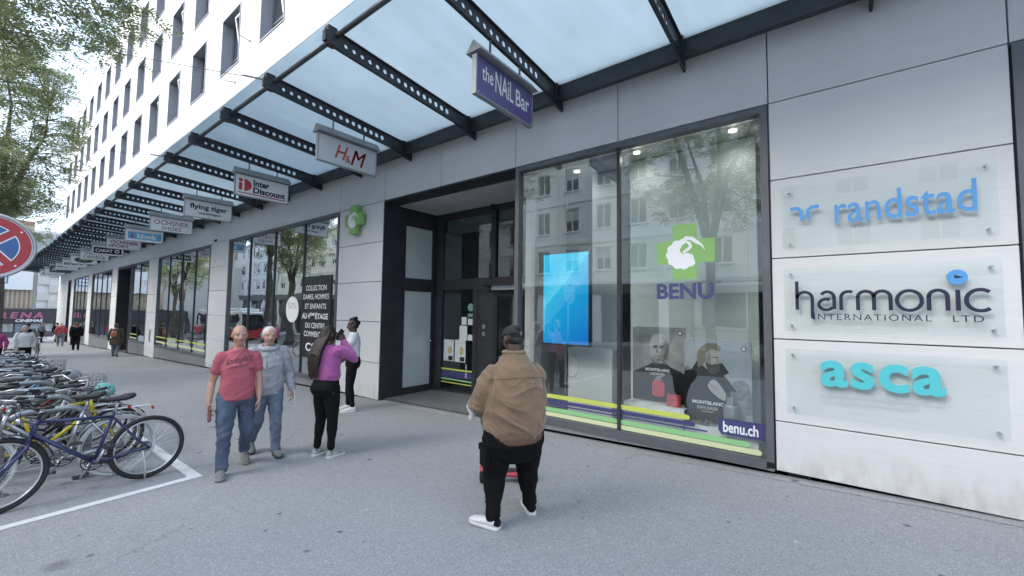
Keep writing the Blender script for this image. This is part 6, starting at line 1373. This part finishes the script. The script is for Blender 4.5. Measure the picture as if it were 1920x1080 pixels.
b.add([c+rr @ v for v in q.v], q.f); tag(b.build('leather_pouch', mat('leather_brown', (.14, .06, .045), .45, var=.2, vscale=20, bump=.2)), 'brown leather wallet in the hand of the man in red', 'wallet')
# ---- woman in the grey hooded sweater beside him
GHD = mat('fleece_grey', (.27, .275, .30), .9, col2=(.42, .43, .46), vscale=26, bump=.5, bscale=140, bdist=.004)
def hood(t, J, T, m):
    b = MB(); n0 = J['neck']; b.tube([n0+V3((.10*math.cos(a), -.005+.095*math.sin(a), .005+.02*-math.sin(a))) for a in [2*math.pi*k/28 for k in range(28)]], .032, 10, closed=True, ell=[1.2]*28); solid(b, 'hood', GHD, t, .009, 2, folds(.005, 9, 9, 2))
    for s in (-1, 1): b = MB(); b.tube([(s*.03, .135, 1.36), (s*.035, .165, 1.27), (s*.04, .165, 1.16)], .005, 6); b.build('drawstring', GHD, t, True)
grey = person('woman in pale grey hooded sweater and jeans walking beside the man in red', (-5.80, 2.38), R(256), dict(s=.98, seed=14, skin=SKL, hair=HWHT, hairkind='short', brow=False, lip=LIPL, torso=std_torso(1.02, 1.15), look=(0, R(-3), 0), J=dict(hL=(-.09, .03, .85), hR=(.09, -.01, .85), kL=(-.10, .10, .455), kR=(.095, .0, .45), aL=(-.115, .08, .085), aR=(.12, -.30, .16), eL=(-.255, -.03, 1.06), wL=(-.275, .09, .85), eR=(.235, .02, 1.06), wR=(.22, .12, .85)), arm=(.050, .048, .042, .038, .026), leg=(.092, .084, .058, .058, .040),
    trouser=dict(mat=DENIML, add=.008, ankle=.058, fold=.012, knee=.005), pelvis=std_pelvis(1.08, 1.15, .98), top=dict(name='sweater', mat=GHD, add=.022, fold=.008, rings=[(.795, 0, .0, .165, .13), (.81, 0, .0, .182, .148), (.92, 0, .01, .188, .158), (1.05, 0, .015, .180, .15), (1.18, 0, .015, .182, .15), (1.3, 0, 0, .172, .12), (1.37, 0, -.005, .13, .09), (1.42, 0, 0, .085, .078)]),
    shoe=MATS['shoe_grey'], sole=BSOLE, shoeL=((-.115, .04, 0), (-.14, .285, .02)), shoeR=((.12, -.36, .10), (.125, -.14, .0)), handL=dict(d=(0, .3, -.95), n=(.9, -.1, 0), curl=.5), extra=[hood]), vox=.009)
b = MB(); c = at_local((-5.80, 2.38), R(256), (-.285, .14, .74)); rr = Matrix.Rotation(R(256), 3, 'Z') @ Matrix.Rotation(R(24), 3, 'X'); q = MB().box(-.002, .002, -.045, .045, -.10, .10)
b.add([c+rr @ v for v in q.v], q.f); tag(b.build('paper_envelope', WHITE), 'small white paper in the hand of the woman in grey', 'paper')

# ---- hoverboard in front of the man in the tan jacket
O = V3((-2.80, 3.52, gz(-2.8))); t = thing('hoverboard', O, 'red two-wheeled hoverboard on the ground before the man in the tan jacket', 'hoverboard', None, R(40)); t.scale = (.85, .85, .85); HR_ = mat('hover_red', (.42, .05, .07), .3)
for s in (-1, 1):
    b = MB(); b.tube([(s*.22, 0, .10), (s*.225, 0, .10), (s*.285, 0, .10), (s*.29, 0, .10)], [.085, .10, .10, .085], 28); wo = autosmooth(b.build('wheel', RUBBER, t, True)); b = MB(); b.disc((s*.29, 0, .10), (s, 0, 0), .055, .006); b.build('rim', GREYL, wo)
    b = MB(); b.loft([[(s*x, w_*math.cos(a), .105+h_*math.sin(a)) for a in [2*math.pi*k/16 for k in range(16)]] for x, w_, h_ in ((.015, .045, .032), (.05, .075, .038), (.14, .09, .042), (.20, .085, .05), (.215, .06, .04))]); b.build('deck', HR_, t, True)
    b = MB(); b.bbox(s*.11-.075, s*.11+.075, -.055, .055, .145, .152, .003); b.build('foot_pad', BLACKP, t)
    b = MB(); b.loft([[(s*(.24+.05*math.sin(q)), .125*math.cos(a), .10+.125*math.sin(a)) for a in [R(30+120*k/10) for k in range(11)]] for q in (-1.2, 0, 1.2)], cap=False); go = b.build('wheel_arch', HR_, t, True); md = go.modifiers.new('s', 'SOLIDIFY'); md.thickness = .006
b = MB(); b.tube([(-.03, 0, .105), (.03, 0, .105)], .028, 14); b.build('pivot', BLACKP, t, True)

# ---- people further along the street
def walker(label, loc, rz, topm, trm, hairm, sk, kind='short', step=.16, s=1., coat=None, w=1.05, seed=3, shoe_m=None, arms=None, extra=(), lean=0., vox=.014):
    tr = std_torso(w, 1.15); rg = [(z, x, y, rx*1.08, ry*1.1) for z, x, y, rx, ry in tr]
    if coat: rg = [(coat, 0, 0, .20*w, .16), (coat+.02, 0, 0, .215*w, .18), (.8, 0, 0, .205*w, .165)]+[(z, x, y, rx*1.12, ry*1.15) for z, x, y, rx, ry in tr[1:]]
    J = dict(kL=(-.10, .05+step*.4, .46), kR=(.10, -.02, .45), aL=(-.10, step, .085), aR=(.10, -step*1.2, .12), eL=(-.25, -.10, 1.08), wL=(-.25, -.05, .86), eR=(.25, .03, 1.08), wR=(.25, .13, .87)); J.update(arms or {})
    return person(label, loc, rz, dict(s=s, seed=seed, group='people walking further along the street', skin=sk, hair=hairm, hairkind=kind, torso=tr, J=J, trouser=dict(mat=trm, add=.014, ankle=.06, fold=.006), pelvis=std_pelvis(w, 1.1), top=dict(name='coat' if coat else 'jacket', mat=topm, add=.022, fold=.007, rings=rg), shoe=shoe_m or BLKC, sole=BSOLE,
        shoeL=((-.10, step-.05, 0), (-.115, step+.2, .01)), shoeR=((.10, -step*1.2-.06, .06), (.11, -step*1.2+.17, .0)), extra=list(extra), bvox=.011), vox=vox)
def backpack(t, J, T, m):
    b = MB(); rings(b, [(1.0, -.04, -.20, .09, .04), (1.03, -.04, -.22, .12, .07), (1.15, -.04, -.23, .125, .08), (1.25, -.04, -.215, .11, .06), (1.29, -.04, -.19, .07, .03)]); b.build('backpack', mat('leather_tan', (.36, .15, .07), .5, var=.15), t, True)
    b = MB(); b.tube([(-.10, -.17, 1.27), (-.12, -.02, 1.40), (-.13, .12, 1.30)], .014, 6); b.tube([(.03, -.17, 1.27), (.10, -.02, 1.41), (.12, .12, 1.30)], .014, 6); b.build('strap', mat('leather_tan', (.36, .15, .07), .5), t, True)
def bagred(t, J, T, m):
    b = MB(); b.tube([(.15, -.14, 1.36), (.0, -.17, 1.15), (-.16, -.12, .98)], .014, 6, ell=[.4]*3); b.build('strap', cloth('strap_pink', (.5, .3, .28)), t, True)
    b = MB(); rings(b, [(.50, -.30, .0, .05, .10), (.53, -.30, .0, .07, .14), (.70, -.30, 0, .06, .13), (.82, -.28, 0, .02, .05)]); b.build('carrier_bag', WHITE, t, True)
walker('woman in long brown coat with tan backpack by the dark entrance', (-28.9, 4.55), R(72), cloth('coat_olive', (.085, .07, .05)), DENIML, HBRN, SKL, 'fringe', .22, 1.0, coat=.58, seed=21, extra=[backpack])
walker('person in black jacket and black trousers walking away mid-pavement', (-37.6, 4.1), R(84), BLKC, BLKC, HBRN, SKL, 'fringe', .2, 1.04, w=1.2, seed=22)
walker('white-haired person in red jacket with shopping bag walking away', (-45.5, 4.15), R(86), cloth('jacket_red', (.40, .05, .07)), DENIML, HWHT, SKL, 'short', .26, 1.04, w=1.15, seed=23, extra=[bagred], shoe_m=WSH)
walker('man in blue-grey jacket standing near the far corner', (-55.5, 3.9), R(20), cloth('jacket_bluegrey', (.12, .14, .18)), BLKC, HGREY, SKL, 'crop', .05, 1.08, seed=24)
walker('man in olive-brown jacket in the far group by the wall', (-52.5, 4.75), R(95), cloth('jacket_tan', (.16, .12, .08)), cloth('trouser_khaki', (.22, .19, .15)), HGREY, SKL, 'crop', .12, 1.06, seed=25)
walker('person in black coat in the far group by the wall', (-56.5, 4.9), R(70), BLKC, BLKC, HBLK, SKL, 'short', .1, 1.05, seed=26)
walker('dark-haired person in dark brown jacket beside the far shop window', (-47.0, 5.0), R(100), cloth('jacket_dark_brown', (.05, .04, .035)), BLKC, HBLK, SKO, 'short', .1, 1.05, seed=27)
walker('person in white jacket walking behind the parked bicycles', (-23.6, 1.25), R(272), cloth('jacket_white', (.60, .61, .60), .05), BLKC, HGREY, SKL, 'fringe', .12, .98, seed=28, w=1.15)
walker('person in magenta jacket bending behind the parked bicycles', (-24.3, .62), R(235), cloth('jacket_magenta', (.36, .05, .18)), BLKC, HGREY, SKL, 'short', .1, .95, seed=29)
def dpack(t, J, T, m):
    b = MB(); rings(b, [(1.0, 0, -.19, .10, .05), (1.03, 0, -.21, .14, .08), (1.2, 0, -.22, .145, .09), (1.36, 0, -.2, .12, .06), (1.4, 0, -.17, .07, .03)]); b.build('backpack', BLKC, t, True)
walker('person in grey top with black backpack pushing a bicycle far off', (-31.5, 1.75), R(88), cloth('top_grey', (.2, .22, .24)), cloth('trouser_dark', (.04, .04, .05)), HBLK, SKO, 'short', .18, 1.04, seed=30, extra=[dpack])
bicycle((-32.0, 2.15), R(180), R(2), paint('brown', (.10, .06, .04)), 'brown bicycle pushed by the person with the black backpack', kind='step', fine=False)
